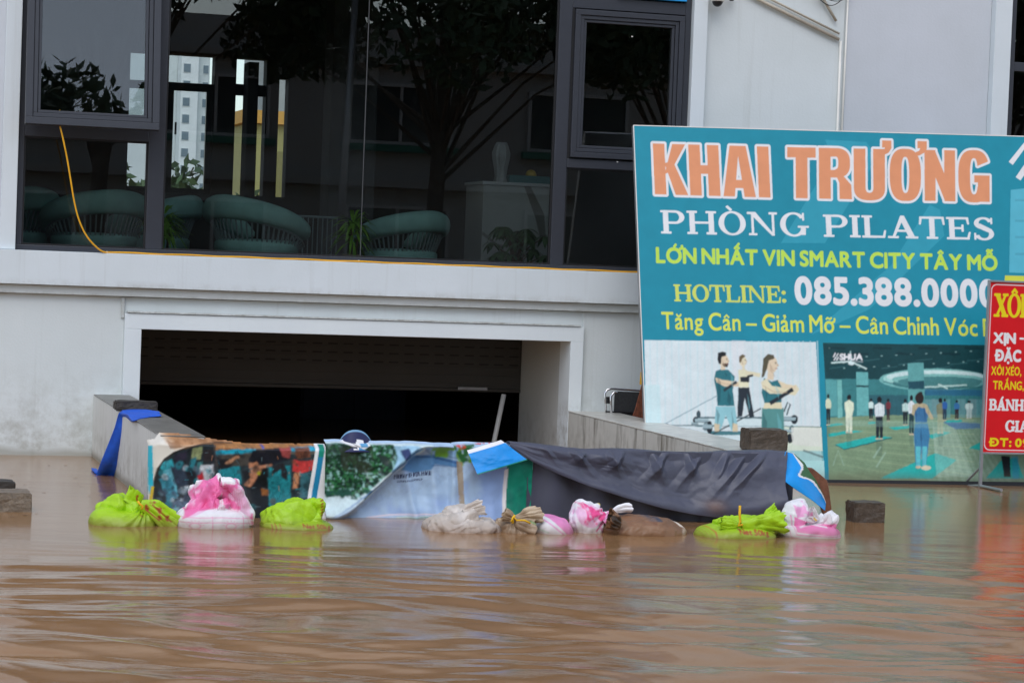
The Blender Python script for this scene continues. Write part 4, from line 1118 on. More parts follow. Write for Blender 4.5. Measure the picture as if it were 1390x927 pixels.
# pillars and windows
cv.poly([(240, 250), (302, 252), (306, 480), (244, 478)], C(98, 164, 162)); cv.poly([(240, 318), (306, 322), (306, 332), (240, 328)], C(30, 60, 64)); cv.poly([(510, 205), (594, 200), (600, 420), (514, 420)], C(92, 154, 152)); cv.poly([(512, 300), (596, 296), (596, 340), (514, 340)], C(34, 74, 86))
cv.poly([(140, 290), (164, 292), (168, 490), (144, 490)], C(110, 174, 168)); cv.poly([(80, 290), (138, 292), (142, 480), (86, 482)], C(84, 150, 150)); cv.poly([(306, 370), (510, 372), (512, 478), (308, 474)], C(46, 92, 100))
for k, x in enumerate((690, 770, 830, 870, 600, 640)): cv.poly([(x, 392), (x+44, 394), (x+44, 490), (x, 488)], C(96+10*(k % 3), 150, 152), .7)
cv.poly([(690, 510), (890, 520), (890, 545), (760, 550)], C(34, 84, 150), .8)
# mats
MAT = C(40, 166, 158)
for q in ([(130, 630), (330, 585), (430, 592), (180, 656)], [(368, 808), (400, 790), (655, 675), (768, 712), (640, 808)], [(92, 575), (200, 556), (280, 560), (96, 590)], [(410, 540), (520, 530), (550, 540), (440, 554)], [(610, 585), (690, 560), (740, 568), (640, 600)], [(90, 525), (160, 518), (176, 526), (92, 538)], [(300, 514), (340, 510), (345, 520), (305, 524)], [(830, 650), (885, 620), (1000, 640), (900, 662)], [(700, 505), (790, 500), (800, 510), (720, 516)], [(920, 808), (1010, 700), (1080, 700), (1120, 808)]): cv.poly(q, MAT)
cv.line([(130, 632), (180, 656), (430, 594)], 5, C(16, 84, 86))
def figure(x, y0, y1, w, top, legs, skin=C(196, 178, 150), hair=C(26, 26, 30)):
    h = y1-y0
    cv.ell(x, y0+h*.07, w*.24, h*.075, hair); cv.poly([(x-w*.5, y0+h*.20), (x, y0+h*.13), (x+w*.5, y0+h*.20), (x+w*.55, y0+h*.38), (x+w*.36, y0+h*.5), (x-w*.36, y0+h*.5), (x-w*.5, y0+h*.38)], top)
    cv.poly([(x-w*.38, y0+h*.46), (x+w*.38, y0+h*.46), (x+w*.34, y0+h*.97), (x+w*.06, y0+h*.97), (x, y0+h*.6), (x-w*.06, y0+h*.97), (x-w*.34, y0+h*.97)], legs)
    cv.ell(x-w*.2, y1-h*.015, w*.2, h*.02, skin); cv.ell(x+w*.2, y1-h*.015, w*.2, h*.02, skin)
figure(94, 366, 530, 28, C(200, 206, 176), C(30, 40, 46)); figure(203, 370, 570, 46, C(208, 218, 190), C(206, 214, 190)); figure(362, 380, 604, 50, C(206, 222, 216), C(26, 36, 44)); figure(318, 390, 500, 26, C(190, 210, 204), C(30, 40, 44)); figure(408, 390, 508, 24, C(110, 48, 56), C(60, 40, 44))
figure(498, 392, 530, 34, C(180, 206, 200), C(34, 44, 48)); figure(530, 372, 580, 34, C(210, 226, 222), C(34, 60, 66)); figure(682, 386, 572, 42, C(120, 126, 100), C(150, 160, 130)); figure(704, 390, 505, 26, C(48, 96, 160), C(40, 60, 80)); figure(768, 398, 500, 28, C(56, 110, 160), C(50, 40, 46)); figure(832, 400, 495, 40, C(186, 206, 200), C(170, 190, 186))
# the woman seen from behind in front
cv.poly([(548, 520), (616, 520), (626, 580), (616, 660), (606, 744), (586, 744), (584, 640), (576, 744), (552, 744), (546, 640), (542, 570)], C(60, 120, 158)); cv.poly([(552, 640), (578, 640), (576, 744), (554, 744)], C(90, 178, 186)); cv.poly([(588, 640), (612, 640), (606, 744), (588, 744)], C(90, 178, 186))
cv.poly([(542, 430), (570, 414), (604, 420), (618, 450), (612, 516), (550, 516)], C(60, 110, 150)); cv.poly([(536, 424), (572, 408), (610, 420), (640, 480), (648, 496), (630, 500), (606, 460), (600, 440), (566, 434), (548, 460), (546, 480), (530, 470)], C(176, 164, 132))
cv.ell(572, 388, 23, 30, C(44, 34, 32)); cv.ell(578, 362, 10, 9, C(44, 34, 32)); cv.ell(566, 748, 14, 8, C(196, 180, 150)); cv.ell(606, 752, 26, 12, C(206, 196, 168))
for k, x in enumerate(range(330, 900, 24)): cv.line([(x, 378), (x+2, 474)], 2.2, C(30, 64, 74), .35)
for k in range(9): cv.line([(100+k*90, 232-k % 3*20), (180+k*92, 222-k % 3*20)], 3, C(70, 120, 122), .6)
cv.poly([(84, 500), (1200, 520), (1200, 560), (84, 530)], C(150, 190, 180), .18); cv.poly([(640, 540), (760, 540), (860, 800), (660, 800)], C(190, 214, 200), .20)
for (x, y0, y1, w_) in ((203, 570, 640, 40), (362, 604, 690, 44), (94, 530, 590, 26), (682, 572, 640, 36), (530, 580, 640, 28)): cv.poly([(x-w_*.4, y0), (x+w_*.4, y0), (x+w_*.3, y1), (x-w_*.3, y1)], C(46, 80, 74), .30)
for q in ([(548, 440), (560, 470), (556, 514)], [(592, 430), (606, 470), (600, 514)], [(580, 530), (586, 600), (582, 640), (576, 600)], [(548, 560), (556, 620), (552, 640)]): cv.poly(q, C(26, 60, 96), .5)
# lower mirror letters on the floor, ceiling fan, wall mark with its name
cv.line([(118, 740), (146, 660), (176, 740)], 7, C(150, 180, 160), .5); cv.line([(330, 700), (370, 640)], 10, C(160, 190, 170), .45); cv.line([(345, 750), (395, 670)], 10, C(160, 190, 170), .4)
cv.poly([(1000, 690), (1046, 690), (1050, 800), (1016, 800)], C(26, 34, 40)); cv.poly([(1056, 690), (1090, 690), (1096, 808), (1060, 808)], C(40, 140, 180), .6)
cv.line([(210, 140), (214, 210)], 7, C(150, 186, 182)); cv.line([(110, 203), (210, 196), (296, 234)], 8, C(190, 214, 208)); cv.ell(214, 206, 16, 9, C(200, 220, 214))
cv.text('SHUA', (154, 186), (272, 187), (155, 156), C(236, 242, 240), .004, track=.12)
cv.line([(132, 150), (120, 172), (134, 172), (124, 190)], 7, C(236, 242, 240)); cv.line([(146, 152), (136, 168), (148, 172), (136, 192)], 6, C(236, 242, 240)); cv.line([(156, 194), (276, 196)], 3, C(210, 222, 220), .7)
cv.conv = bconv
cv.photo([(874.5, 461.5), (1107.5, 464.3), (1116, 645), (1114, 660), (900, 660), (879, 640)], .003, 40, .05, 90, 1, 3)
cv.photo([(1118, 466), (1400, 470), (1420, 645), (1410, 660), (1140, 660), (1127, 640)], .004, 40, .12, 70, 1, 5)
# grime at the foot
cv.img *= .95
m2_ = cv._mask([np.array([bconv(*q) for q in F2])], 1); cv.img[m2_[0]:m2_[1], m2_[2]:m2_[3]][m2_[6]] *= 1.06
gr = sstep(.12, -.02, cv.T+.06*(fbm(cv.S*5, cv.T*5, 0, 3)-.5))[..., None]
cv.img = cv.img*(1-.55*gr)+C(96, 84, 62)*.55*gr

bill = thing('billboard', 'large teal billboard headed KHAI TRƯƠNG with two gym photos, leaning on the wall', 'billboard', tuple(_BL))
def loc(P, o): return P-np.array(o)
P = bbP(cv.S, cv.T, 0.0)-_BL
def region(poly_px):
    mk = cv._mask([np.array([bconv(*q) for q in poly_px])], 1)
    j0, j1, i0, i1, ss, h, m = mk; out = np.zeros((cv.ny, cv.nx), bool); out[j0:j1, i0:i1] = m; return out[:-1, :-1]
m1, m2 = region(F1), region(F2)
BM = print_mat('billboard_print', .42, .02, 3.0, .22)
grid_obj('printed_face', P, BM, bill, cv.img, mask=~(m1 | m2), smooth=False)
grid_obj('photo_print', P, BM, bill, cv.img, mask=m1, smooth=False)
grid_obj('photo_print', P, BM, bill, cv.img, mask=m2, smooth=False)
fb = MB()
c = lambda s_, t_, o_: bbP(s_, t_, o_)-_BL
def slab(s0, s1, t0, t1, o0, o1):
    ns = max(1, int((s1-s0)/.15)); nt_ = max(1, int((t1-t0)/.15)); vs = []; fs = []; W_ = ns+1; M_ = W_*(nt_+1)
    for o_ in (o0, o1):
        for j in range(nt_+1):
            for i in range(W_): vs.append(c(s0+(s1-s0)*i/ns, t0+(t1-t0)*j/nt_, o_))
    for j in range(nt_):
        for i in range(ns):
            k = j*W_+i; fs += [(k, k+1, k+W_+1, k+W_), (M_+k, M_+k+W_, M_+k+W_+1, M_+k+1)]
    for i in range(ns): k = nt_*W_+i; fs += [(i, M_+i, M_+i+1, i+1), (k, k+1, M_+k+1, M_+k)]
    for j in range(nt_): k = j*W_; q = k+ns; fs += [(k, k+W_, M_+k+W_, M_+k), (q, M_+q, M_+q+W_, q+W_)]
    fb.add(vs, fs)
slab(-.003, .02, -.3, 2.9, -.045, -.004); slab(.021, 4.28, 2.875, 2.9, -.045, -.004); slab(4.281, 4.305, -.3, 2.9, -.045, -.004); slab(.021, 4.28, 1.1, 1.13, -.045, -.006)
fb.build('frame', M['alu'], bill)
fb = MB(); slab(-.004, .0035, -.3, 2.9, -.0035, .0015); slab(.004, 4.30, 2.8935, 2.901, -.0035, .0015)
fb.build('edge_trim', M['white_plastic'], bill)
fb = MB(); slab(.0, 4.30, -.3, 2.9, -.052, -.047); fb.build('backing', M['alu'], bill)
fb = MB(); slab(1.5, 4.30, -.05, .012, .004, .02); fb.build('bottom_strip', M['black'], bill)  # thin black strip along the lower edge of the face

# ------------------------------------------------------------------ red food sign on its stand
SY = -1.70
red = thing('food_sign', 'red food sign with yellow and white lettering on a metal stand before the billboard', 'sign', (6.54, SY, 0))
q0 = PY(1333, 616, SY); q1 = PY(1339, 380, SY)
zb, zt = q0[2], q1[2]; X0 = (q0[0]+q1[0])/2; W = .92
def rconv(x, y): q = PY(x, y, SY); return (q[0]-X0, q[2])
rc = Canvas(0.018, W, zb+.016, zt-.016, .004, C(200, 16, 26), rconv)
rc.img *= (1+.08*(fbm(rc.S*2, rc.T*2, 0, 8)-.5))[..., None]
PK = C(240, 214, 224)
def rrect(x0, x1, y0, y1, r):
    o = []
    for cx, cy, a in ((x1-r, y1-r, 0), (x0+r, y1-r, 90), (x0+r, y0+r, 180), (x1-r, y0+r, 270)):
        o += [(cx+r*math.cos(RAD(a+k*15)), cy+r*math.sin(RAD(a+k*15))) for k in range(7)]
    return o
cvr = rc.conv; rc.conv = lambda x, y: (x, y)
rc.poly(rrect(.030, W-.03, zb+.030, zt-.030, .05), PK, 1.0, rrect(.037, W-.037, zb+.037, zt-.037, .044))
rc.conv = cvr
YL = C(232, 200, 20); WH = C(238, 232, 238)
rc.shapes(lay('XÔI P', serif, .02, .22), (1349.5, 429), (1411, 431), (1350.5, 399), YL, .006)
rc.line([(1384, 459.5), (1394, 460)], 2.6, WH); rc.text('XỊN', (1349, 465), (1378, 466), (1349.3, 452), WH, .006, track=.16)
rc.text('ĐẶC', (1352, 489.5), (1385, 490.5), (1352.5, 475), WH, .006, track=.16)
rc.text('XÔI XÉO,', (1345.5, 508.5), (1386, 509.5), (1346, 497.5), YL, .002, track=.16+.00)
rc.text('TRẮNG, Đ', (1348, 528), (1400, 529.5), (1348.5, 517), YL, .002, track=.16+.02)
rc.shapes(lay('BÁNH', serif, .06), (1343, 556), (1389, 557), (1343.5, 542), WH, .005)
rc.shapes(lay('GIA', serif, .06), (1365, 585), (1396, 586), (1365.5, 571), WH, .005)
rc.text('ĐT: 09', (1344, 605), (1396, 606.5), (1344.5, 594.5), YL, .004, track=.2)
grid_obj('printed_face', np.stack([rc.S+X0-6.54, np.zeros_like(rc.S), rc.T], -1), print_mat('red_print', .35), red, rc.img, smooth=False)
fr = MB(); o_ = X0-6.54
fr.box(o_, o_+.0175, -.012, .012, zb, zt).box(o_+W+.0005, o_+W+.018, -.012, .012, zb, zt).box(o_+.018, o_+W, -.012, .012, zb, zb+.0155).box(o_+.018, o_+W, -.012, .012, zt-.0155, zt)
fr.build('frame', M['alu'], red, bevel=.002)
MB().box(o_+.018, o_+W, .002, .006, zb+.016, zt-.016).build('backing', M['alu'], red)
for xx in (o_+.012, o_+W+.006):
    lg = MB(); lg.box(xx-.012, xx+.012, -.010, .012, -.5, zb-.001); lg.build('leg', M['alu'], red)
    ft = MB(); ft.tube([(xx, .30, -.02), (xx, .01, .012), (xx, -.36, .016)], .013, 8); ft.build('foot', M['alu'], red)
    ft = MB(); ft.tube([(xx, .01, .16), (xx, .28, .0)], .010, 8); ft.build('brace', M['alu'], red)

# ------------------------------------------------------------------ flood barrier: boards with banners and a tarp drawn over them
BY = -4.12
bo = MB().box(-.03, 3.86, -4.05, -4.02, -1.0, .44)
tag(bo.build('barrier_board', mat('wet_board', C(90, 70, 50), .7, .3, 8), bevel=.004), 'wooden flood board closing the ramp under the banners and grey tarp', 'board')
def fold(S, T, seed, amp, sc=(5, 2.0)):
    return amp*(fbm(S*sc[0], T*sc[1], 0, seed, 3)-.5)*2

# left photo banner (hung upside down)
def yc(Y): return lambda x, y: tuple(PY(x, y, Y)[[0, 2]])
b0 = PY(206, 600, BY)[0]; b1 = PY(444, 600, BY)[0]
RB = .0055
bc = Canvas(b0, b1, -.16, .58, RB, C(52, 84, 90), yc(BY))
h6 = lambda x, y: (100+x/3.658, 530+y/3.657)
y6 = yc(BY); bc.conv = lambda x, y: y6(*h6(x, y))
bc.poly([(380, 250), (1260, 250), (1260, 720), (380, 720)], C(40, 54, 58))
for q, col in (([(700, 262), (1270, 262), (1270, 292), (700, 296)], (176, 122, 72)), ([(700, 292), (1200, 288), (1200, 316), (700, 322)], (96, 92, 84)), ([(705, 298), (905, 290), (915, 310), (705, 318)], (30, 170, 196)), ([(1080, 282), (1200, 276), (1205, 300), (1085, 302)], (40, 160, 190)),
    ([(720, 390), (830, 372), (830, 470), (722, 480)], (34, 140, 150)), ([(970, 380), (1078, 372), (1078, 560), (965, 580)], (32, 134, 142)), ([(1125, 410), (1200, 405), (1180, 530), (1125, 530)], (60, 110, 120)), ([(700, 322), (890, 318), (890, 374), (710, 378)], (70, 66, 60)),
    ([(840, 400), (965, 380), (965, 640), (880, 650)], (20, 24, 28)), ([(890, 300), (1040, 280), (1080, 340), (970, 380), (870, 350)], (24, 26, 36)), ([(710, 330), (800, 345), (770, 385), (720, 392)], (30, 30, 34)),
    ([(1020, 280), (1085, 280), (1075, 335), (1040, 330)], (160, 72, 70)), ([(1090, 345), (1130, 350), (1192, 345), (1188, 392), (1130, 410), (1085, 400)], (214, 62, 60)), ([(1100, 285), (1170, 280), (1178, 330), (1110, 340)], (120, 70, 50)), ([(1095, 410), (1125, 405), (1112, 484), (1088, 486)], (206, 140, 100)),
    ([(870, 360), (910, 356), (930, 400), (880, 480), (845, 470), (880, 430)], (196, 132, 96)), ([(750, 356), (820, 320), (826, 330), (770, 366)], (206, 150, 112)), ([(920, 376), (985, 364), (985, 376), (925, 392)], (206, 140, 104)), ([(985, 380), (1040, 360), (1066, 400), (1060, 450), (1035, 430), (1030, 390), (985, 420)], (32, 30, 34)),
    ([(880, 650), (965, 580), (965, 740), (880, 740)], (28, 40, 42)), ([(965, 580), (1180, 540), (1180, 740), (960, 740)], (44, 90, 94)), ([(915, 402), (930, 404), (926, 420), (912, 416)], (190, 180, 40)), ([(928, 486), (966, 490), (966, 520), (936, 520)], (150, 90, 40))):
    bc.poly(q, C(*q_) if False else C(*col))
# left half: crowded bluish picture
bc.poly([(400, 420), (470, 300), (700, 262), (700, 740), (400, 740)], C(30, 40, 44))
for q, col in (([(590, 290), (640, 280), (630, 340), (580, 350)], (150, 160, 110)), ([(440, 390), (480, 380), (515, 500), (480, 530)], (110, 190, 206)), ([(430, 440), (470, 420), (520, 520), (470, 560)], (60, 140, 160)), ([(480, 370), (540, 350), (570, 470), (520, 480)], (48, 62, 76)), ([(610, 360), (640, 350), (620, 500), (600, 500)], (60, 120, 120)), ([(630, 370), (694, 366), (690, 470), (600, 480)], (200, 204, 206)),
    ([(610, 420), (640, 400), (650, 440), (620, 450)], (190, 40, 50)), ([(470, 560), (530, 530), (580, 540), (560, 600), (490, 610)], (90, 110, 130)), ([(470, 590), (520, 570), (520, 640), (480, 640)], (140, 180, 190)), ([(430, 360), (490, 340), (500, 380), (440, 400)], (40, 150, 160)), ([(560, 490), (590, 480), (585, 530), (560, 530)], (30, 34, 44)), ([(640, 300), (690, 290), (690, 350), (650, 350)], (40, 34, 34)), ([(500, 320), (560, 300), (560, 340), (510, 360)], (40, 36, 52)), ([(580, 340), (610, 330), (590, 400), (575, 400)], (40, 120, 130)), ([(530, 480), (570, 470), (575, 500), (540, 510)], (196, 206, 210))):
    bc.poly(q, C(*col))
rb = np.random.default_rng(3)
for k in range(60):
    x, y = rb.uniform(420, 700), rb.uniform(340, 640); w_ = rb.uniform(6, 22)
    bc.ell(x, y, w_, w_*rb.uniform(.4, 1.4), C(*[(40, 130, 140), (20, 24, 30), (90, 110, 120), (16, 18, 22), (180, 190, 196), (60, 70, 90)][k % 6]), .7, rb.uniform(0, 3))
for k in range(50):
    x, y = rb.uniform(705, 1180), rb.uniform(300, 640); w_ = rb.uniform(5, 24)
    bc.ell(x, y, w_, w_*rb.uniform(.3, 1.2), C(*[(40, 110, 116), (20, 24, 28), (60, 56, 54), (14, 16, 20), (110, 80, 60)][k % 5]), .55, rb.uniform(0, 3))
bc.line([(704, 268), (702, 420)], 7, C(60, 56, 56))
bc.ell(943, 280, 7, 12, C(70, 90, 180))
bc.photo([(396, 250), (1195, 252), (1190, 300), (1160, 528), (1130, 720), (396, 720)], .007, 30, .45, 60, 1, 5)
rb = np.random.default_rng(12)
for k in range(150):      # small sharp bits: limbs, shelves, glints
    x, y = rb.uniform(420, 1180), rb.uniform(300, 680); a_ = rb.uniform(-.5, .5)+(1.4 if k % 3 else 0); l_ = rb.uniform(8, 34)
    bc.line([(x, y), (x+l_*math.cos(a_), y+l_*math.sin(a_))], [rb.uniform(2, 6), 1.5], C(*[(12, 14, 18), (90, 110, 116), (22, 100, 112), (14, 18, 22), (196, 136, 100), (60, 160, 170), (30, 24, 24)][k % 7]), .8)
bc.img = np.clip(bc.img*.72, 0.003, 1)
# pale folded-back margin sweeping over the top left corner
arc = [(500, 306), (560, 284), (640, 266), (720, 258), (800, 262)]
bc.poly([(380, 740), (380, 200), (800, 200), (800, 262), (720, 257), (640, 264), (560, 282), (500, 304), (452, 340), (420, 390), (404, 460), (398, 560), (396, 740)], C(206, 200, 188))
for k in range(16):
    f = k/15; bc.poly([(440+f*46, 190), (860, 190), (860, 268), (720, 262), (620, 270-f*4), (560-f*10, 290-f*22), (500+f*20, 300-f*46), (455+f*40, 262-f*24)], C(190-f*30, 146-f*46, 96-f*46), .13)
bc.blot([(440, 200), (860, 200), (860, 268), (640, 268), (480, 290)], C(120, 74, 36), 16, .55, 77, .08, .6)
bc.line([(500, 306), (452, 342), (420, 392), (404, 462), (398, 560)], 9, C(40, 34, 28), .8); bc.line([(500, 306), (560, 284), (640, 266), (720, 258), (800, 262)], 7, C(40, 30, 22), .7)
bc.poly([(380, 290), (400, 276), (402, 480), (392, 520), (384, 520)], C(34, 170, 190)); bc.line([(400, 480), (392, 530), (388, 560)], 12, C(190, 160, 40))
# striped edge on the right
bc.poly([(1205, 262), (1290, 262), (1300, 740), (1130, 740), (1160, 528)], C(216, 220, 222))
bc.poly([(1222, 268), (1250, 268), (1206, 528), (1180, 740), (1150, 740), (1178, 528)], C(28, 122, 160)); bc.poly([(1224, 268), (1250, 268), (1238, 330), (1214, 330)], C(20, 130, 110))
SS, TT = bc.S, bc.T
wrapx = np.clip((SS-b0)/.14, 0, 1)
Y = BY+fold(SS, TT, 5, .022)+.016*crumple(SS, TT, TT*0, 51, .22, 8)+.16*(1-np.sqrt(np.clip(1-(1-wrapx)**2, 0, 1)))-.05*sstep(.2, -.05, TT)
tp_ = [PY(x, y, BY) for x, y in ((203, 601), (213, 598), (222, 590), (262, 592.5), (300, 598), (332, 602.5), (444, 603.5))]
topz = np.interp(SS, [q[0] for q in tp_], [q[2] for q in tp_])+.006*(fbm(SS*9, SS*0, 0, 3)-.5)
over = sstep(-.05, .0, TT-topz)
Y = Y+.06*over**2+.16*sstep(.44, .53, TT)
Zb = TT-.006*over+.010*(fbm(SS*4, SS*0, 0, 3)-.5)*sstep(.2, .5, TT)
P = np.stack([SS, Y, Zb], -1)
BANM = print_mat('vinyl_banner', .42, .10, 14, .28)
keep = TT <= topz
ban1 = grid_obj('vinyl_banner', P, BANM, None, bc.img, mask=keep[:-1, :-1])
tag(ban1, 'dark photo banner hung upside down over the left end of the flood barrier', 'banner')
# light blue banner
l0 = PY(440, 640, BY)[0]; l1 = PY(722, 640, BY)[0]
lc = Canvas(l0, l1, -.16, .50, RB, C(168, 192, 224), yc(BY))
h7 = lambda x, y: (420+x/3.861, 560+y/3.861)
lc.conv = lambda x, y: y6(*h7(x, y))
lc.img *= (1+.30*(fbm(lc.S*5, lc.T*3.5, 0, 6, 4)-.5))[..., None]*np.array([1, 1, 1.0])
lc.blot([(300, 260), (1040, 260), (1040, 570), (100, 570)], C(126, 152, 206), 5, .5, 12, .15, .6)
lc.poly([(70, 150), (640, 160), (560, 240), (430, 330), (330, 420), (200, 500), (90, 545), (60, 540), (70, 420)], C(196, 214, 224))
lc.poly([(400, 170), (560, 172), (590, 190), (520, 240), (430, 300), (330, 300)], C(150, 190, 214))
FOL = [(75, 160), (440, 165), (460, 230), (420, 300), (330, 380), (250, 440), (170, 430), (80, 440), (60, 380)]
lc.blot(FOL, C(36, 92, 62), 16, .38, 3, .08); lc.blot(FOL, C(20, 58, 40), 26, .44, 5, .08); lc.blot(FOL, C(34, 100, 56), 60, .50, 41, .06, .8); lc.blot(FOL, C(70, 140, 84), 80, .58, 7, .05, .8); lc.blot(FOL, C(10, 32, 26), 64, .54, 45, .06, .9); lc.blot(FOL, C(150, 196, 190), 60, .64, 15, .04, .8); lc.blot(FOL, C(16, 44, 34), 7, .55, 47, .08, .6)
lc.blot([(150, 180), (330, 180), (340, 300), (250, 320), (170, 300)], C(44, 52, 40), 12, .40, 9, .06, .8)
lc.blot([(70, 400), (330, 400), (280, 450), (90, 450)], C(34, 80, 66), 26, .5, 13)
lc.poly([(470, 195), (515, 185), (528, 240), (485, 250)], C(44, 56, 96)); lc.poly([(355, 215), (400, 225), (416, 280), (380, 270)], C(40, 56, 52))
lc.line([(580, 180), (520, 250), (440, 310), (330, 400), (200, 490), (90, 545)], [3, 7, 9, 9, 6, 3], C(74, 110, 164), .8); lc.line([(560, 190), (480, 270), (420, 310)], 14, C(44, 104, 150), .7)
lc.poly([(545, 225), (650, 220), (770, 250), (780, 285), (660, 270), (640, 300), (560, 320), (480, 300)], C(92, 140, 186)); lc.line([(560, 235), (650, 232), (770, 262)], 10, C(40, 76, 130), .8); lc.line([(600, 190), (640, 220), (780, 236)], 8, C(50, 96, 150), .7); lc.line([(640, 276), (780, 282)], 6, C(44, 84, 136), .7)
lc.poly([(590, 178), (760, 180), (800, 200), (780, 230), (650, 214)], C(140, 178, 214))
lc.blot([(630, 175), (860, 180), (850, 260), (800, 280), (770, 240), (640, 230)], C(120, 170, 60), 24, .52, 17); lc.blot([(740, 165), (900, 160), (850, 250), (800, 270)], C(44, 96, 50), 22, .5, 19); lc.blot([(760, 165), (960, 150), (940, 190), (800, 200)], C(200, 60, 50), 26, .66, 23)
lc.photo([(70, 150), (860, 160), (860, 330), (60, 560)], .004, 30, .12, 60, 1, 6)
lc.img *= .90
# printed line of lettering, hanging upside down and worn away
rb = np.random.default_rng(8)
x = 440
while x < 632:
    w_ = rb.uniform(6, 13)
    y = 345-(x-440)*.12
    if rb.random() < .85:
        lc.line([(x, y-16), (x, y+8)], 4.5, C(36, 44, 84)); 
        if rb.random() < .6: lc.line([(x+w_*.7, y-16), (x+w_*.7, y+6)], 4.5, C(36, 44, 84))
        lc.line([(x, y+rb.choice([-14, -4, 6])), (x+w_*.8, y+rb.choice([-14, -4, 6]))], 4.5, C(36, 44, 84))
    x += w_+5
x = 470
while x < 600:
    w_ = rb.uniform(4, 8); y = 366-(x-470)*.10
    lc.line([(x, y-7), (x, y+5)], 3.5, C(60, 70, 110)); lc.line([(x, y), (x+w_, y+rb.uniform(-6, 5))], 3.5, C(60, 70, 110)); x += w_+4
# rust stain, border and green strip
lc.blot([(765, 250), (800, 260), (806, 480), (778, 480)], C(150, 126, 84), 14, .40, 29, .1, .8); lc.blot([(755, 220), (800, 230), (795, 300), (760, 290)], C(96, 84, 50), 16, .45, 31)
lc.poly([(1035, 250), (1170, 240), (1166, 640), (1010, 640)], C(16, 124, 100)); lc.blot([(1035, 250), (1170, 240), (1166, 640), (1010, 640)], C(10, 96, 82), 8, .5, 33, .1, .7)
lc.poly([(1022, 300), (1042, 290), (1020, 640), (1002, 640)], C(214, 208, 204))
lc.blot([(330, 545), (670, 540), (660, 600), (330, 600)], C(180, 196, 190), 7, .45, 37, .1, .8); lc.line([(100, 575), (240, 562), (330, 566), (660, 545)], [4, 8, 12, 3], C(30, 110, 110), .7)
lc.line([(300, 552), (420, 536), (660, 532)], 10, C(206, 196, 204), .8)
lc.poly([(160, 150), (215, 130), (300, 130), (320, 170), (280, 195), (215, 175)], C(226, 232, 238)); lc.line([(215, 150), (270, 190)], 4, C(30, 30, 50)); lc.poly([(262, 152), (304, 150), (308, 178), (270, 182)], C(90, 150, 190))
Sx, Tx = lc.S, lc.T
u = (Sx-l0)/(l1-l0)
diag = Tx-(.02+.47*sstep(0.03, .52, u))              # the long fold climbing from lower left
Y = BY-.012+fold(Sx, Tx, 15, .030, (4, 2))+.030*crumple(Sx, Tx*.7, Tx*0, 61, .26, 9)+.010*crumple(Sx, Tx, Tx*0, 63, .10, 7)-.060*np.exp(-(diag/.045)**2)*(u < .6)+.045*(u < .6)*sstep(0, -.08, diag)
Y += -.034*np.exp(-((Sx-l0-.72+.10*(Tx-.25))/.035)**2)-.03*np.exp(-((Sx-l0-.86+.06*Tx)/.03)**2)-.03*np.exp(-((Sx-l0-.56+.25*(Tx-.2))/.03)**2)+.020*np.sin(Sx*38+3*Tx)*sstep(.42, .1, Tx)*sstep(.3, .6, u)*.6
Y += .07*sstep(.455, .50, Tx)**2-.05*sstep(.15, -.1, Tx)
P = np.stack([Sx, Y, Tx-.01*sstep(.455, .5, Tx)+.016*(fbm(Sx*4, Sx*0, 0, 8)-.5)*sstep(.2, .5, Tx)], -1)
ban2 = grid_obj('vinyl_banner', P, BANM, None, lc.img)
tag(ban2, 'pale blue printed banner with green tree picture hung on the middle of the barrier', 'banner')
# its blue corner turned down over the front
def quad_sheet(name, cs, Y0, Y1, colfn, parent, nu=60, nv=40, bulge=.03, seed=0, thick=.0, m=None):
    """cs: four picture points (tl, tr, br, bl), at depths Y0 (top) and Y1 (bottom)"""
    A_, B_, C_, D_ = PY(*cs[0], Y0), PY(*cs[1], Y0), PY(*cs[2], Y1), PY(*cs[3], Y1)
    gx, gy = np.meshgrid(np.linspace(0, 1, nu), np.linspace(0, 1, nv)); a, b = gx[..., None], gy[..., None]
    P = A_*(1-a)*(1-b)+B_*a*(1-b)+C_*a*b+D_*(1-a)*b
    P[..., 1] -= bulge*np.sin(np.pi*gx)*np.sin(np.pi*np.clip(gy, 0, 1)*.8+.3)+.012*(fbm(gx*4, gy*4, 0, seed, 3)-.5)
    return grid_obj(name, P, m or BANM, parent, colfn(gx, gy), thick=thick)
def flapcol(gx, gy):
    c_ = np.empty(gx.shape+(3,)); c_[:] = C(22, 132, 206)
    c_ *= (1+.25*(fbm(gx*5, gy*5, 0, 3)-.5))[..., None]
    c_[(gy < .14)] = C(222, 228, 232); c_[gy > .955] = C(20, 120, 100)
    return c_
# wide flap: top edge runs over the barrier
quad_sheet('folded_corner', [(634, 611), (680, 597), (716, 624), (648, 644)], -4.16, -4.24, flapcol, ban2, bulge=.02, seed=3)
def pokecol(gx, gy):
    c_ = np.empty(gx.shape+(3,)); c_[:] = C(40, 44, 78); c_[(gy < .07)] = C(110, 150, 180)
    m_ = (gx > .46+.2*(1-gy)) & (gy > .42) & (gy < .93) & (gx < .80-.1*(1-gy)); c_[m_] = C(226, 230, 236); m_ = (gx > .62) & (gx < .80) & (gy > .68) & (gy < .9); c_[m_] = C(70, 130, 170); m_ = (gx > .44) & (gx < .58) & (np.abs(gy-.78-.5*(gx-.5)) < .05); c_[m_] = C(30, 34, 50)
    return c_
gx, gy = np.meshgrid(np.linspace(0, 1, 50), np.linspace(0, 1, 30))
Pr = np.zeros(gx.shape+(3,))
for j in range(30):
    for i in range(50):
        f, v = gx[j, i], gy[j, i]; hp = 27*max(0, 1-abs(2*f-1.05)**2.4)**.7
        Pr[j, i] = PY(456+50*f, 610.5-hp*(1-v)+3*v, -4.02-.10*v-.03*math.sin(f*3.1))
grid_obj('raised_corner', Pr, BANM, ban2, pokecol(gx, gy), thick=.003)

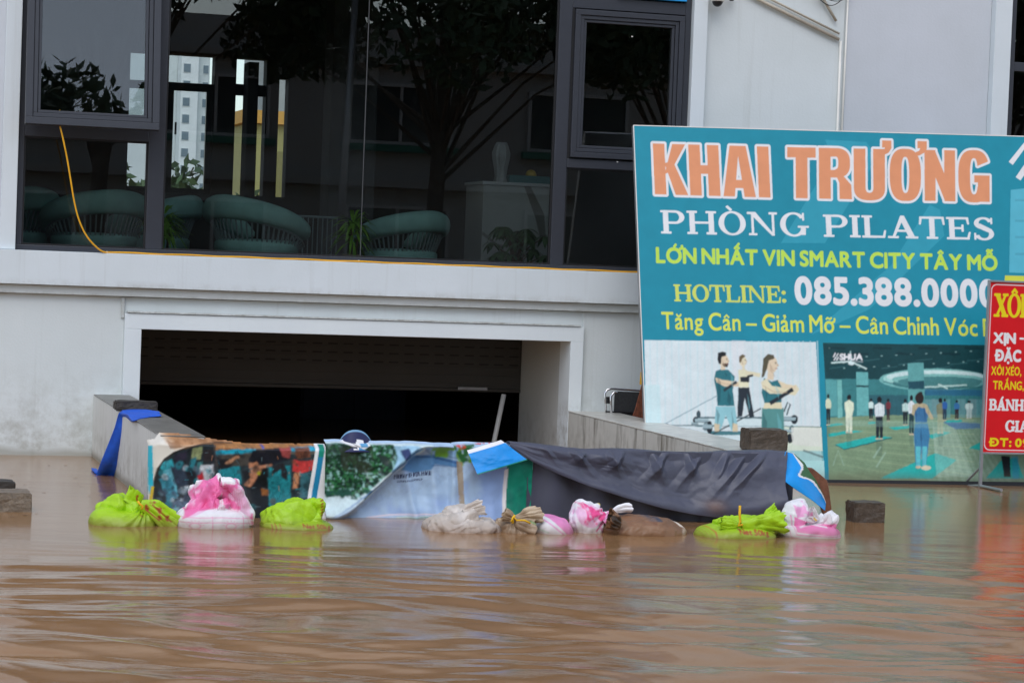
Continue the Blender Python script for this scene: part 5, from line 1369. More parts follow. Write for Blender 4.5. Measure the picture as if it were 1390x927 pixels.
# grey tarp: an upright inner sheet and a loose outer flap
TM = print_mat('grey_tarp', .45, .18, 18, .5)
tarp = thing('tarp', 'dark grey tarp draped in loose folds over the right half of the barrier', 'tarp', (0, 0, 0))
x0_, x1_ = PY(716, 640, BY)[0], PY(1092, 650, BY-.1)[0]
gx, gy = np.meshgrid(np.linspace(x0_, x1_, 170), np.linspace(-.16, .455, 60))
gy = np.where(gx > 3.80, np.minimum(gy, .455-.75*(gx-3.80)), gy)
Y = BY-.02-.13*sstep(x0_, x1_, gx)*0.4+.022*np.sin(gx*19+1.5*fbm(gx*3, gy, 0, 2))+.01*(fbm(gx*7, gy*1.2, 0, 4)-.5)
Y = Y+.16*sstep(3.70, 3.80, gx)
col = np.empty(gx.shape+(3,)); col[:] = C(66, 68, 82)
grid_obj('inner_sheet', np.stack([gx, Y, gy], -1), TM, tarp, col)
lowx = [690, 703, 722, 760, 800, 850, 900, 940, 970, 1010, 1045, 1070]
lowy = [604, 612, 626, 644, 660, 676, 690, 698, 702, 703, 701, 694]
topx = [690, 720, 770, 850, 900, 1000, 1040, 1070]
topy = [600.5, 604, 609.5, 611, 613.5, 613, 612, 613]
nu, nv = 420, 160
uu = np.linspace(692, 1069, nu)
Pf = np.zeros((nv, nu, 3)); colf = np.zeros((nv, nu, 3))
for i, ux in enumerate(uu):
    f = i/(nu-1)
    yt = np.interp(ux, topx, topy); yl = np.interp(ux, lowx, lowy)
    hgt = (yl-yt)
    for j in range(nv):
        v = j/(nv-1)
        if v < .14:      # part lying back over the barrier top
            w_ = 1-v/.14; q = PY(ux, yt, BY-.04); q = q+np.array([0, .12*w_, .010*math.sin(w_*3)-.03*w_**2])
        else:
            w_ = (v-.14)/.86; Yd = BY-.05-.16*math.sin(w_*1.9)*min(1, hgt/60)*(.45+.55*f)
            q = PY(ux, yt+hgt*w_, Yd)
        Pf[j, i] = q
S_ = np.linspace(0, 1, nu)[None, :].repeat(nv, 0); V_ = np.linspace(0, 1, nv)[:, None].repeat(nu, 1)
wv = sstep(.10, .3, V_)*sstep(1.02, .8, V_)
hh = np.interp(uu, lowx, lowy)-np.interp(uu, topx, topy)
wv = wv*np.clip(hh/55, .15, 1)[None, :]
XA, ZA = S_*2.05, V_*.62
d1 = crumple(XA, ZA, XA*0, 11, .42, 9, .6); d2 = crumple(XA, ZA, XA*0, 23, .20, 8, .5); d3 = crumple(XA, ZA, XA*0, 31, .09, 8, .5)
pin = 0
for a0, dx, ln, w0 in ((.10, .10, .8, .020), (.19, .16, .9, .024), (.27, -.06, .6, .018), (.33, .12, .75, .02), (.42, -.10, .7, .022), (.50, .10, .8, .024), (.58, -.12, .8, .022), (.63, .08, .6, .018), (.71, -.14, .85, .026), (.80, -.10, .7, .02), (.88, -.20, .9, .026), (.95, -.22, .9, .024)):
    dd = np.abs(S_-(a0+dx*V_))*2.05; wd = w0+.07*V_; pin = pin+np.clip(1-dd/wd, 0, 1)*(1-sstep(ln*.35, ln, V_))
belly = fbm(S_*3.2, V_*1.6, 0, 6, 2)-.5
Pf[..., 1] -= (.16*belly+.055*d1+.020*d2*sstep(.9, .4, V_)+.006*d3+.045*pin)*wv
Pf[..., 2] += .02*(fbm(S_*9, V_*4, 0, 33)-.5)*wv+.022*(fbm(S_*7, V_*0, 0, 35)-.5)*sstep(.35, .1, V_)
colf[:] = C(70, 72, 86); colf *= (1+.12*(fbm(S_*8, V_*6, 0, 2)-.5))[..., None]
st = np.exp(-(((S_-.74)/.035)**2+((V_-.86)/.08)**2)); colf = colf*(1-.5*st[..., None])+C(130, 100, 84)*.5*st[..., None]
grid_obj('outer_flap', Pf, TM, tarp, colf, thick=.003)

# bright blue strip with a white border at the right end
def stripcol(gx, gy):
    c_ = np.empty(gx.shape+(3,)); c_[:] = C(26, 142, 222); c_ *= (1+.2*(fbm(gx*4, gy*4, 0, 3)-.5))[..., None]
    e = .80-.25*np.exp(-((gy-.42)/.10)**2)+.10*sstep(.5, 1, gy)
    c_[gx > e] = C(222, 230, 238); c_[gx > e+.10] = C(58, 96, 60); return c_
pts_l = [(1066, 613), (1062, 640), (1062, 651), (1080, 664), (1104, 680), (1120, 693)]
pts_r = [(1078, 616), (1092, 628), (1099, 640), (1108, 652), (1117, 670), (1121, 682)]
nvv = 60; nuu = 36; Pq = np.zeros((nvv, nuu, 3))
for j in range(nvv):
    f = j/(nvv-1)*5
    l = np.array([np.interp(f, range(6), [p_[k] for p_ in pts_l]) for k in (0, 1)]); r_ = np.array([np.interp(f, range(6), [p_[k] for p_ in pts_r]) for k in (0, 1)])
    for i in range(nuu):
        a = i/(nuu-1); q = l*(1-a)+r_*a; Pq[j, i] = PY(q[0], q[1], -4.18-.10*math.sin(f*.6)+.10*a+.015*math.sin(a*6+f))
gx, gy = np.meshgrid(np.linspace(0, 1, nuu), np.linspace(0, 1, nvv))
o = grid_obj('vinyl_strip', Pq, BANM, None, stripcol(gx, gy), thick=.003)
tag(o, 'bright blue vinyl strip with white border beside the right end of the grey tarp', 'banner')
pb = MB(); out = [(1090, 634), (1104, 636), (1114, 644), (1123, 652), (1126, 668), (1130, 700), (1118, 700), (1112, 680), (1102, 660)]
pb.prism([PY(x, y, -4.02) for x, y in out], (.02, .07, 0))
tag(pb.build('plank', mat('wet_brown_board', C(112, 72, 52), .6, .35, 14, .4, 30), bevel=.006), 'warped wet brown plank sticking out behind the blue strip', 'plank')
# ------------------------------------------------------------------ sandbags (reused rice and lime sacks)
CLOTH = print_mat('woven_sack', .45, .25, 45, .45)
def sample(cn, X, Z):
    fx = np.clip((X-cn.s0)/cn.res, 0, cn.nx-1.001); fz = np.clip((Z-cn.t0)/cn.res, 0, cn.ny-1.001)
    i, j = fx.astype(int), fz.astype(int); a, b = (fx-i)[..., None], (fz-j)[..., None]; I = cn.img
    return I[j, i]*(1-a)*(1-b)+I[j, i+1]*a*(1-b)+I[j+1, i]*(1-a)*b+I[j+1, i+1]*a*b
def wet(col, Z, k=.5):
    w_ = (sstep(.09, -.01, Z)*min(1, k*1.3))[..., None]
    return col*(1-w_)+C(120, 88, 62)*w_*.9
class Sack:
    def __init__(s, name, label, xl, xr, yb, yt, base, group='sandbags lining the flood barrier'):
        a, b = PZ(xl, yb), PZ(xr, yb); s.Yf = (a[1]+b[1])/2; s.o = np.array([(a[0]+b[0])/2, s.Yf, 0])
        s.t = thing(name, label, 'sandbag', tuple(s.o), 0, group)
        f = lambda x, y: tuple(PY(x, y, s.Yf+.05)[[0, 2]])
        x0, z0 = f(xl-8, yb+10); x1, z1 = f(xr+8, yt-14)
        s.c = Canvas(x0-.03, x1+.03, -.12, z1+.05, .004, base, f)
        n = fbm(s.c.S*9, s.c.T*9, 0, int(xl), 4); s.c.img *= (1+.22*(n-.5))[..., None]
        s.parts = []
    def blob(s, xl, xr, yb, yt, depth, name='bag', off=0.0, lean=0.0, p=.62, pz=1.0, low=.03, cr=.012, seed=0, fr=9, dents=(), pinch=None, nth=300, nph=90, creases=0.0):
        s.parts.append((name, dict(xl=xl, xr=xr, yb=yb, yt=yt, depth=depth, off=off, lean=lean, p=p, pz=pz, low=low, cr=cr, seed=seed, fr=fr, dents=dents, pinch=pinch, nth=nth, nph=nph, creases=creases)))
    def build(s):
        for name, k in s.parts:
            if name == 'neck': s._neck(**k); continue
            if name == 'hood': s._arch(**k); continue
            if name == 'tie':
                mb = MB(); mb.tube([PY(x, y, s.Yf+k['off'])-s.o for x, y in k['pts']], k['r'], 7); mb.build('tie', k['m'], s.t, smooth=True); continue
            Y0 = s.Yf+k['off']; A, B = PY(k['xl'], k['yb'], Y0), PY(k['xr'], k['yb'], Y0)
            a = (B[0]-A[0])/2*.95; b = k['depth']/2; cx = (A[0]+B[0])/2; cy = Y0+b; zb = (A[2]+B[2])/2
            if abs(zb) < .03: zb = 0.0
            zt = PY((k['xl']+k['xr'])/2, k['yt'], cy-b*.3)[2]; h = zt-zb
            th, ph = np.meshgrid(np.linspace(0, 2*np.pi, k['nth'], endpoint=False), np.linspace(-.75, np.pi/2, k['nph']))
            c_, s_ = np.cos(ph), np.sin(ph)
            r = np.abs(c_)**k['p']; r = np.where(ph < 0, 1-.12*(ph/.75)**2, r)
            q = 2.5
            den = (np.abs(np.cos(th))**q+np.abs(np.sin(th))**q)**(-1/q)
            ux, uy, uz = np.cos(th)*den*r, np.sin(th)*den*r, np.sign(s_)*np.abs(s_)**k['pz']
            X = cx+a*(ux*1.0+k['lean']*np.clip(uz, 0, 1)); Y = cy+b*uy; Z = zb+h*uz
            nx, ny, nz = ux, uy*1.0, np.clip(uz, -.3, 1); L_ = np.sqrt(nx**2+ny**2+nz**2)+1e-6; nx, ny, nz = nx/L_, ny/L_, nz/L_
            sd_ = k['seed']; d = k['low']*2*(fbm(X*5, Y*5, Z*5, sd_, 3)-.5)
            wp = .5*fbm(X*7, Y*7, Z*7, sd_+9, 2)
            d += k['cr']*2.6*crumple(X, Y, Z, sd_+3, 1.1/k['fr'], 9)+k['cr']*1.0*crumple(X, Y, Z, sd_+4, .45/k['fr'], 8)
            if k['creases']: d += k['creases']*2.2*crumple(X*1.6, Y, Z, sd_+5, .20, 6)
            if k['pinch'] is not None:
                px_, py_ = k['pinch']; q = PY(px_, py_, Y0+b*.3); an = np.arctan2(Z-q[2], X-q[0]); dd = np.hypot(X-q[0], Z-q[2])
                d += .010*np.sin(an*15+3*wp)*np.exp(-dd/.13)
            for (dx, dy, rx, rz, am) in k['dents']:
                q = PY(dx, dy, Y0); g = np.exp(-((X-q[0])/rx)**2-((Z-q[2])/rz)**2)*(uy < .3); Y = Y+am*g
            sc_ = np.minimum(1, 1.0)
            X, Y, Z = X+d*nx*sc_, Y+d*ny*sc_, Z+d*nz*sc_
            P = np.stack([X, Y, Z], -1); col = wet(sample(s.c, X, Z), Z)
            grid_obj(name, P-s.o, CLOTH, s.t, col, wrap=True)
        return s
    def neck(s, T, E, w0, w1, off=.05, flat=.55, k=6, ruf=.3, seed=0, name='neck', droop=0.0, hollow=True, offe=None):
        s.parts.append(('neck', dict(T=T, E=E, w0=w0, w1=w1, off=off, flat=flat, k=k, ruf=ruf, seed=seed, droop=droop, offe=offe)))
    def _neck(s, T, E, w0, w1, off, flat, k, ruf, seed, droop, offe):
        A = PY(*T, s.Yf+off); B = PY(*E, s.Yf+(off if offe is None else offe)); D = B-A; L_ = np.linalg.norm(D); D = D/L_
        up = np.array([0, 1.0, 0]); sd_ = np.cross(D, up); sd_ /= np.linalg.norm(sd_); u2 = np.cross(sd_, D)
        nth, nt_ = 120, 40
        th, t = np.meshgrid(np.linspace(0, 2*np.pi, nth, endpoint=False), np.linspace(0, 1, nt_))
        tw = th+1.1*(fbm(np.cos(th)*1.2, np.sin(th)*1.2, t*1.6, seed+3, 2)-.5)*t
        pl_ = .6*np.abs(np.sin(k*.5*tw+seed))+.5*np.abs(np.sin((k*.8+.5)*tw+2*seed+1.5*t))-.65
        r = (w0+(w1-w0)*t**.75)*(1+1.2*ruf*np.clip(t*2.5, 0, 1)*pl_)
        Ls = L_*t*(1+.30*t*(fbm(np.cos(th)*1.5, np.sin(th)*1.5, 0, seed+8, 3)-.5)*2)
        bend = .22*L_*t**2*math.sin(seed*1.7)
        P = A+D*Ls[..., None]+sd_*(r*np.cos(th)+bend)[..., None]+u2*(r*np.sin(th)*flat)[..., None]
        cr_ = crumple(P[..., 0], P[..., 1], P[..., 2], seed+40, .09, 8)*.034*np.clip(t*3, 0, 1)
        P = P+sd_*(cr_*np.cos(th))[..., None]+u2*(cr_*np.sin(th))[..., None]
        P[..., 2] -= droop*t**2
        col = wet(sample(s.c, P[..., 0], P[..., 2]), P[..., 2])
        grid_obj('neck', P-s.o, CLOTH, s.t, col, wrap=True)
    def arch(s, pts, rad, off, flat, seed): s.parts.append(('hood', dict(pts=pts, rad=rad, off=off, flat=flat, seed=seed)))
    def _arch(s, pts, rad, off, flat, seed):
        C0 = np.array([PY(x, y, s.Yf+off) for x, y in pts]); n = len(C0); tt = np.linspace(0, n-1, 110)
        Cc = np.stack([np.interp(tt, np.arange(n), C0[:, q]) for q in range(3)], -1); rr = np.interp(tt, np.arange(n), rad)
        for _ in range(6): Cc[1:-1] = (Cc[:-2]+2*Cc[1:-1]+Cc[2:])/4
        T_ = np.gradient(Cc, axis=0); T_ /= np.linalg.norm(T_, axis=1)[:, None]; yv = np.array([0, 1.0, 0]); nv = np.cross(T_, yv); nv /= np.linalg.norm(nv, axis=1)[:, None]
        th = np.linspace(0, 2*np.pi, 60, endpoint=False)[None, :]
        r0 = rr[:, None]*(1+.25*(fbm(np.cos(th)*1.5, np.sin(th)*1.5, tt[:, None]*.6, seed, 3)-.5))
        P = Cc[:, None]+nv[:, None]*(r0*np.cos(th))[..., None]+yv*(r0*np.sin(th)*flat+.10)[..., None]
        d = .030*crumple(P[..., 0], P[..., 1], P[..., 2], seed+4, .14, 9)+.012*crumple(P[..., 0], P[..., 1], P[..., 2], seed+6, .06, 7)
        P = P+nv[:, None]*(d*np.cos(th))[..., None]+yv*(d*np.sin(th))[..., None]
        grid_obj('hood', P-s.o, CLOTH, s.t, wet(sample(s.c, P[..., 0], P[..., 2]), P[..., 2]), wrap=True)
    def tie(s, pts, m, r=.006, off=0.0): s.parts.append(('tie', dict(pts=pts, m=m, r=r, off=off)))

LIMEC = C(150, 190, 20); LIMED = C(120, 166, 14); PINK = C(226, 92, 150); PINKP = C(236, 150, 190); WHT = C(226, 214, 220)
TIE_Y = mat('yellow_twine_tie', C(220, 170, 20), .6, .15, 20); TIE_R = mat('red_twine_tie', C(150, 30, 40), .6, .15, 20)
RED_T = C(168, 60, 30)

# 1 lime sack at the far left
k = Sack('sandbag', 'lime green sack leftmost in the row beside the left ramp wall', 122, 238, 715, 664, LIMEC)
k.c.blot([(186, 672), (240, 690), (242, 716), (190, 700)], C(150, 60, 30), 40, .60, 3)
k.c.line([(196, 690), (216, 706)], 2.0, C(150, 70, 30)); k.c.line([(206, 684), (232, 708)], 2.0, C(150, 70, 30))
k.blob(122, 224, 716, 689, .42, low=.03, cr=.006, seed=1, pinch=(196, 690), p=.55)
k.blob(132, 192, 702, 675, .24, 'folded_mouth', off=.12, lean=.35, low=.03, cr=.042, seed=6, fr=8, p=.8, creases=.02)
k.neck((190, 684), (236, 706), .028, .085, off=.06, flat=.5, seed=2, ruf=.35, droop=.02)
k.neck((176, 684), (188, 668), .05, .05, off=.15, flat=.35, seed=5, ruf=.12, k=3)
k.tie([(187, 680), (190, 684), (194, 687), (192, 691)], TIE_Y, .007, -.01)
k.build()
# 2 tall pink and white sack
k = Sack('sandbag', 'tall pink and white sack with a hooded folded top between two lime sacks', 239, 355, 718, 646, WHT)
k.c.poly([(262, 676), (276, 655), (300, 648), (304, 672), (286, 690), (264, 700), (250, 704)], PINKP, .6)
k.c.blot([(248, 706), (266, 672), (280, 655), (300, 648), (306, 668), (296, 690), (270, 694)], PINK, 12, .42, 3, .08, .9)
k.c.poly([(310, 660), (324, 656), (338, 684), (341, 704), (322, 690), (308, 688)], PINKP, .6); k.c.blot([(304, 655), (326, 652), (342, 684), (344, 706), (320, 694), (306, 690)], PINK, 16, .42, 7, .06, .9)
for i in range(11): k.c.line([(284+i*2.2, 672), (281+i*2.4, 692)], .8, C(206, 90, 140), .8); k.c.line([(311+i*2.4, 664), (316+i*2.4, 690)], .8, C(206, 90, 140), .8)
for y in (701.5, 708): k.c.line([(240, y+1), (300, y), (354, y+3)], .9, C(226, 120, 166), .9)
for x in (287, 330): k.c.line([(x, 700), (x, 720)], .9, C(226, 120, 166), .9)
for x in (264, 312): 
    k.c.ell(x, 713, 8, 4.5, C(228, 130, 170), .7); k.c.ell(x, 713, 6, 3.2, WHT, 1)
    for j in range(7): k.c.line([(x+9*math.cos(j*.45+.2), 713-6*math.sin(j*.45+.2)), (x+12*math.cos(j*.45+.2), 713-8*math.sin(j*.45+.2))], .8, C(228, 130, 170), .8)
k.c.poly([(340, 706), (356, 712), (354, 720), (344, 718)], PINK, .6)
k.blob(239, 354, 718, 689, .44, low=.015, cr=.006, seed=11, p=.4)
k.blob(254, 342, 714, 651, .34, 'folded_mouth', off=.07, lean=.05, low=.015, cr=.030, seed=16, fr=8, p=.66, pz=.92, dents=((303, 684, .04, .05, .13), (280, 690, .02, .06, .04)), creases=.028)
k.arch([(302, 656), (316, 657), (327, 668), (335, 684), (341, 700), (342, 714)], [.024, .034, .036, .034, .034, .03], off=.02, flat=1.6, seed=9)
k.blob(286, 318, 700, 678, .12, 'inner_fold', off=.06, low=.02, cr=.03, seed=17, fr=12, p=.6)
k.build()
# 3 lime sack with folded top
k = Sack('sandbag', 'lime green sack with printed weight and a folded-over top below the tree picture', 358, 466, 720, 671, LIMEC)
k.c.text('Net 50kg', (410, 715.5), (449, 718), (410.3, 710.5), RED_T, .0015, track=.12)
k.c.line([(370, 712), (371, 722)], 1.4, RED_T); k.c.line([(374, 711), (376, 722)], 1.4, RED_T); k.c.line([(380, 711), (381, 722)], 1.2, RED_T)
for j in range(7): k.c.line([(438, 682+j*4), (442, 680+j*4)], 1.8, C(140, 40, 30))
k.blob(359, 464, 721, 705, .42, low=.012, cr=.004, seed=21, p=.5, lean=-.05)
k.blob(362, 436, 710, 679, .26, 'folded_mouth', off=.07, lean=.10, low=.035, cr=.026, seed=27, fr=7, p=.5, creases=.02)
k.blob(414, 444, 706, 672, .16, 'folded_corner', off=.10, low=.015, cr=.024, seed=44, fr=11, p=.75, lean=.25)
k.build()
# 4 cream plastic sack
k = Sack('sandbag', 'crumpled cream plastic sack in front of the pale blue banner', 590, 690, 724, 682, C(196, 188, 180))
k.c.blot([(590, 680), (690, 680), (690, 728), (590, 728)], C(166, 154, 142), 10, .5, 3, .1, .6)
k.blob(592, 690, 726, 699, .42, low=.035, cr=.022, seed=31, fr=9, p=.6, creases=.02)
k.blob(596, 652, 712, 688, .26, 'folded_mouth', off=.08, lean=.2, low=.04, cr=.028, seed=33, fr=8, creases=.025)
k.neck((630, 697), (652, 684), .03, .05, off=.12, flat=.5, seed=6, ruf=.3)
k.build()
# 5 beige tied sack
k = Sack('sandbag', 'beige sack gathered with yellow string below the green banner edge', 680, 738, 724, 689, C(176, 158, 134))
k.c.blot([(680, 688), (740, 688), (740, 728), (680, 728)], C(130, 108, 84), 12, .5, 3, .1, .7); k.c.line([(716, 706), (738, 716)], 3, C(90, 140, 80), .7)
k.blob(680, 738, 726, 705, .36, low=.03, cr=.018, seed=41, pinch=(698, 704))
k.neck((699, 705), (732, 695), .022, .055, off=.03, flat=.6, seed=2, ruf=.4); k.neck((697, 705), (684, 696), .022, .045, off=.05, flat=.6, seed=8, ruf=.4)
k.neck((700, 708), (722, 720), .022, .06, off=.02, flat=.6, seed=5, ruf=.3)
k.tie([(694, 708), (697, 701), (701, 706), (712, 706), (720, 710)], TIE_Y, .006, -.03); k.tie([(696, 710), (696, 703), (699, 699)], TIE_Y, .008, -.02)
k.build()
# 6 low pink sack
k = Sack('sandbag', 'low pink and white sack half sunk between the beige tied sack and the knotted one', 728, 786, 725, 699, WHT)
k.c.poly([(744, 700), (768, 699), (790, 720), (786, 730), (766, 724)], C(238, 130, 180)); k.c.line([(738, 704), (764, 726)], 2, C(236, 150, 190)); k.c.line([(728, 716), (742, 722)], 2, C(140, 190, 160), .6)
k.blob(728, 786, 727, 701, .38, low=.03, cr=.008, seed=51, p=.6)
k.build()
# 7 round knotted pink sack
k = Sack('sandbag', 'round pink and white sack with its knotted neck sticking up to the right', 781, 858, 724, 677, WHT)
k.c.ell(800, 700, 17, 15, PINKP, .7); k.c.blot([(782, 700), (790, 684), (812, 682), (824, 700), (806, 716), (790, 712)], C(216, 70, 130), 16, .48, 4, .06); k.c.line([(818, 684), (826, 696), (812, 714), (824, 728)], [3, 4, 4, 5], PINKP); k.c.line([(806, 720), (824, 704)], 2, PINK); k.c.line([(814, 682), (824, 690)], 2.5, C(220, 190, 60))
k.blob(781, 830, 728, 680, .28, low=.02, cr=.016, seed=61, p=.5, pinch=(831, 693), creases=.012)
k.neck((832, 694), (854, 685), .014, .036, off=.10, flat=.8, seed=3, ruf=.22, k=4); k.neck((831, 696), (816, 706), .014, .07, off=.06, flat=.6, seed=9, ruf=.25)
k.tie([(829, 691), (832, 697), (835, 698)], TIE_R, .012, .07)
k.build()
# 8 muddy sack
k = Sack('sandbag', 'long muddy brown sack with a white patch at its right end', 826, 946, 728, 699, C(116, 84, 60))
k.c.blot([(826, 700), (900, 698), (890, 712), (826, 716)], C(90, 48, 28), 14, .42, 3, .06); k.c.blot([(826, 698), (850, 700), (856, 718), (826, 722)], C(50, 38, 28), 18, .42, 5); k.c.poly([(918, 705), (934, 711), (944, 722), (928, 716)], C(216, 206, 192)); k.c.blot([(930, 716), (946, 722), (946, 732), (926, 730)], C(196, 180, 160), 20, .45, 9); k.c.blot([(880, 700), (900, 700), (900, 708), (880, 708)], C(60, 62, 74), 20, .5, 3); k.c.blot([(840, 700), (920, 700), (930, 726), (840, 728)], C(140, 106, 78), 8, .5, 7, .1, .6)
k.blob(828, 946, 730, 702, .44, low=.025, cr=.010, seed=71, p=.55, lean=-.12)
k.neck((842, 712), (826, 706), .035, .06, off=.03, flat=.7, seed=3, ruf=.4)
k.build()
# 9 lime sack with upright yellow string
k = Sack('sandbag', 'lime green sack with printed weight and an upright yellow string before the grey tarp', 950, 1073, 732, 690, LIMEC)
k.c.text('Net 50kg', (1002, 724), (1043, 726.5), (1002.5, 717.5), RED_T, .0022, track=.12)
k.c.line([(969, 717), (973, 722), (973, 734)], 1.6, C(190, 90, 20))
for j in range(4): k.c.line([(958+j*4, 718), (962+j*4, 734)], 1.0, C(150, 160, 20), .8)
k.blob(958, 1070, 735, 713, .42, low=.018, cr=.005, seed=81, p=.5)
k.blob(972, 1070, 722, 702, .24, 'folded_mouth', off=.10, low=.03, cr=.030, seed=85, fr=8, p=.6, creases=.02)
k.neck((1006, 713), (1060, 702), .03, .062, off=.08, flat=.6, seed=7, ruf=.22, k=4); k.neck((1000, 713), (980, 709), .025, .04, off=.08, flat=.6, seed=4, ruf=.3)
k.neck((1040, 704), (1056, 692), .03, .05, off=.14, flat=.6, seed=11, ruf=.3)
k.tie([(1004.5, 686), (1004, 698), (1005, 708), (1002, 713), (1008, 712)], TIE_Y, .008, .03)
k.build()
# 10 pink and white sack at the right end
k = Sack('sandbag', 'pink and white sack rightmost in the row beside the blue strip', 1066, 1156, 731, 680, WHT)
k.c.poly([(1082, 702), (1104, 712), (1140, 712), (1156, 727), (1120, 726), (1081, 722)], C(232, 106, 164), .9)
k.c.line([(1078, 700), (1080, 725), (1156, 729)], 1.4, C(232, 130, 176)); k.c.line([(1072, 704), (1074, 729), (1120, 733)], 1.0, C(232, 150, 190)); k.c.line([(1086, 716), (1104, 712), (1124, 716)], 1.4, WHT); k.c.blot([(1082, 684), (1100, 682), (1104, 700), (1086, 704)], PINKP, 14, .45, 3); k.c.line([(1105, 703), (1110, 707)], 2.4, C(220, 180, 60)); k.c.line([(1100, 735), (1130, 736)], 3, C(120, 180, 170), .5)
k.blob(1068, 1155, 733, 708, .40, low=.02, cr=.008, seed=91, p=.7, lean=-.15)
k.blob(1066, 1104, 724, 682, .24, 'folded_mouth', off=.08, low=.025, cr=.016, seed=94, fr=8, p=.5, lean=.1, creases=.014)
k.blob(1106, 1142, 712, 699, .14, 'gathered_neck', off=.08, low=.015, cr=.03, seed=97, fr=13, p=.6); k.neck((1110, 705), (1098, 697), .02, .05, off=.08, flat=.6, seed=2, ruf=.3)
k.build()
pl = MB(); pl.obox(PZ(672, 720, .0), (.15, .03, -.004), (-.008, .045, .002), (0, 0, .010)); pl.obox(PZ(690, 719, .01), (.10, -.02, .0), (.01, .03, 0), (0, 0, .008))
tag(pl.build('driftwood', mat('wet_grey_wood', C(96, 84, 74), .5, .3, 12), bevel=.003), 'flat grey wood scrap floating against the cream sack', 'wood')
# floating scraps on the water
rs = random.Random(4)
fl = MB()
for i in range(70):
    x, y = rs.uniform(-1.5, .0), rs.uniform(-4.4, -.6)
    if rs.random() < .35: x, y = rs.uniform(4.2, 6.5), rs.uniform(-4.4, -2.0)
    r_ = rs.uniform(.004, .014); fl.add([(x+r_*2*math.cos(a)*rs.uniform(.5, 1), y+r_*math.sin(a)*rs.uniform(.5, 1), .0035) for a in (0, 1.2, 2.4, 3.6, 4.9)], [(0, 1, 2, 3, 4)])
tag(fl.build('floating_debris', mat('brown_flecks', C(110, 84, 62), .7), fix=False), 'small brown flecks floating on the water by the wall', 'debris', kind='stuff')

# ------------------------------------------------------------------ beyond the back windows
tw = thing('apartment_tower', 'white apartment tower with grey windows seen far off through the shop', 'building', (0, 430, -3))
def tq(x, y, Y=430.): return PY(x, y, Y)
a = tq(243, 200); b = tq(266, 200); c_ = tq(283, 200)
tw.location = (a[0], 430, -3)
wm = mat('tower_white', C(206, 214, 216, .75), .7, .05, .2); wm2 = mat('tower_grey', C(186, 192, 192, .75), .7, .05, .2); wg = mat('tower_window', C(96, 112, 122, .75), .3)
MB().box(0, b[0]-a[0], 0, 14, 0, 120).build('wall', wm, tw); MB().box(b[0]-a[0]+.02, c_[0]-a[0], 1.5, 14, 0, 120).build('wall', wm2, tw)
MB().box(-14, -.05, 5, 14, 0, 120).build('wall', wm2, tw)
fs = tq(250, 161)[2]-tq(250, 184)[2]
cnt = 0
for i in range(-3, 12):
    z = tq(250, 161)[2]+3-fs*i
    for (x0, x1, yy) in ((246, 255, -.1), (274, 281, 1.4)):
        q0, q1 = tq(x0, 200)[0]-a[0], tq(x1, 200)[0]-a[0]
        f = MB().box(q0-.1, q1+.1, yy, yy+.3, z-fs*.26-.1, z+fs*.22+.1).build('window', wm2, tw)
        MB().box(q0, q1, yy-.05, yy+.2, z-fs*.26, z+fs*.22).build('pane', wg, f)
yb = thing('yellow_house', 'ochre yellow house seen through the narrow back window', 'building', (0, 70, -1))
a = tq(334, 200, 70.); b = tq(420, 200, 70.); zt = tq(345, 150, 70.)[2]
yb.location = (a[0], 70, -1)
MB().box(0, b[0]-a[0], 0, 8, 0, zt+1-.5).build('wall', mat('ochre_wall', C(150, 146, 92), .7, .1, .5), yb)
MB().box(-.2, b[0]-a[0]+.2, -.3, 8, zt+1-.5+.01, zt+1).build('cornice', mat('ochre_band', C(196, 150, 70), .7), yb)
MB().box(2.5, b[0]-a[0]+3, 9, 16, 0, zt+6).build('wall', mat('grey_wall', C(150, 156, 156), .7, .1, .5), yb)
for i in range(5): MB().box(1.2+i*.9, 1.4+i*.9, -.06, .1, 1.2, zt-.5).build('pillar', mat('ochre_dark', C(120, 116, 70), .7), yb)

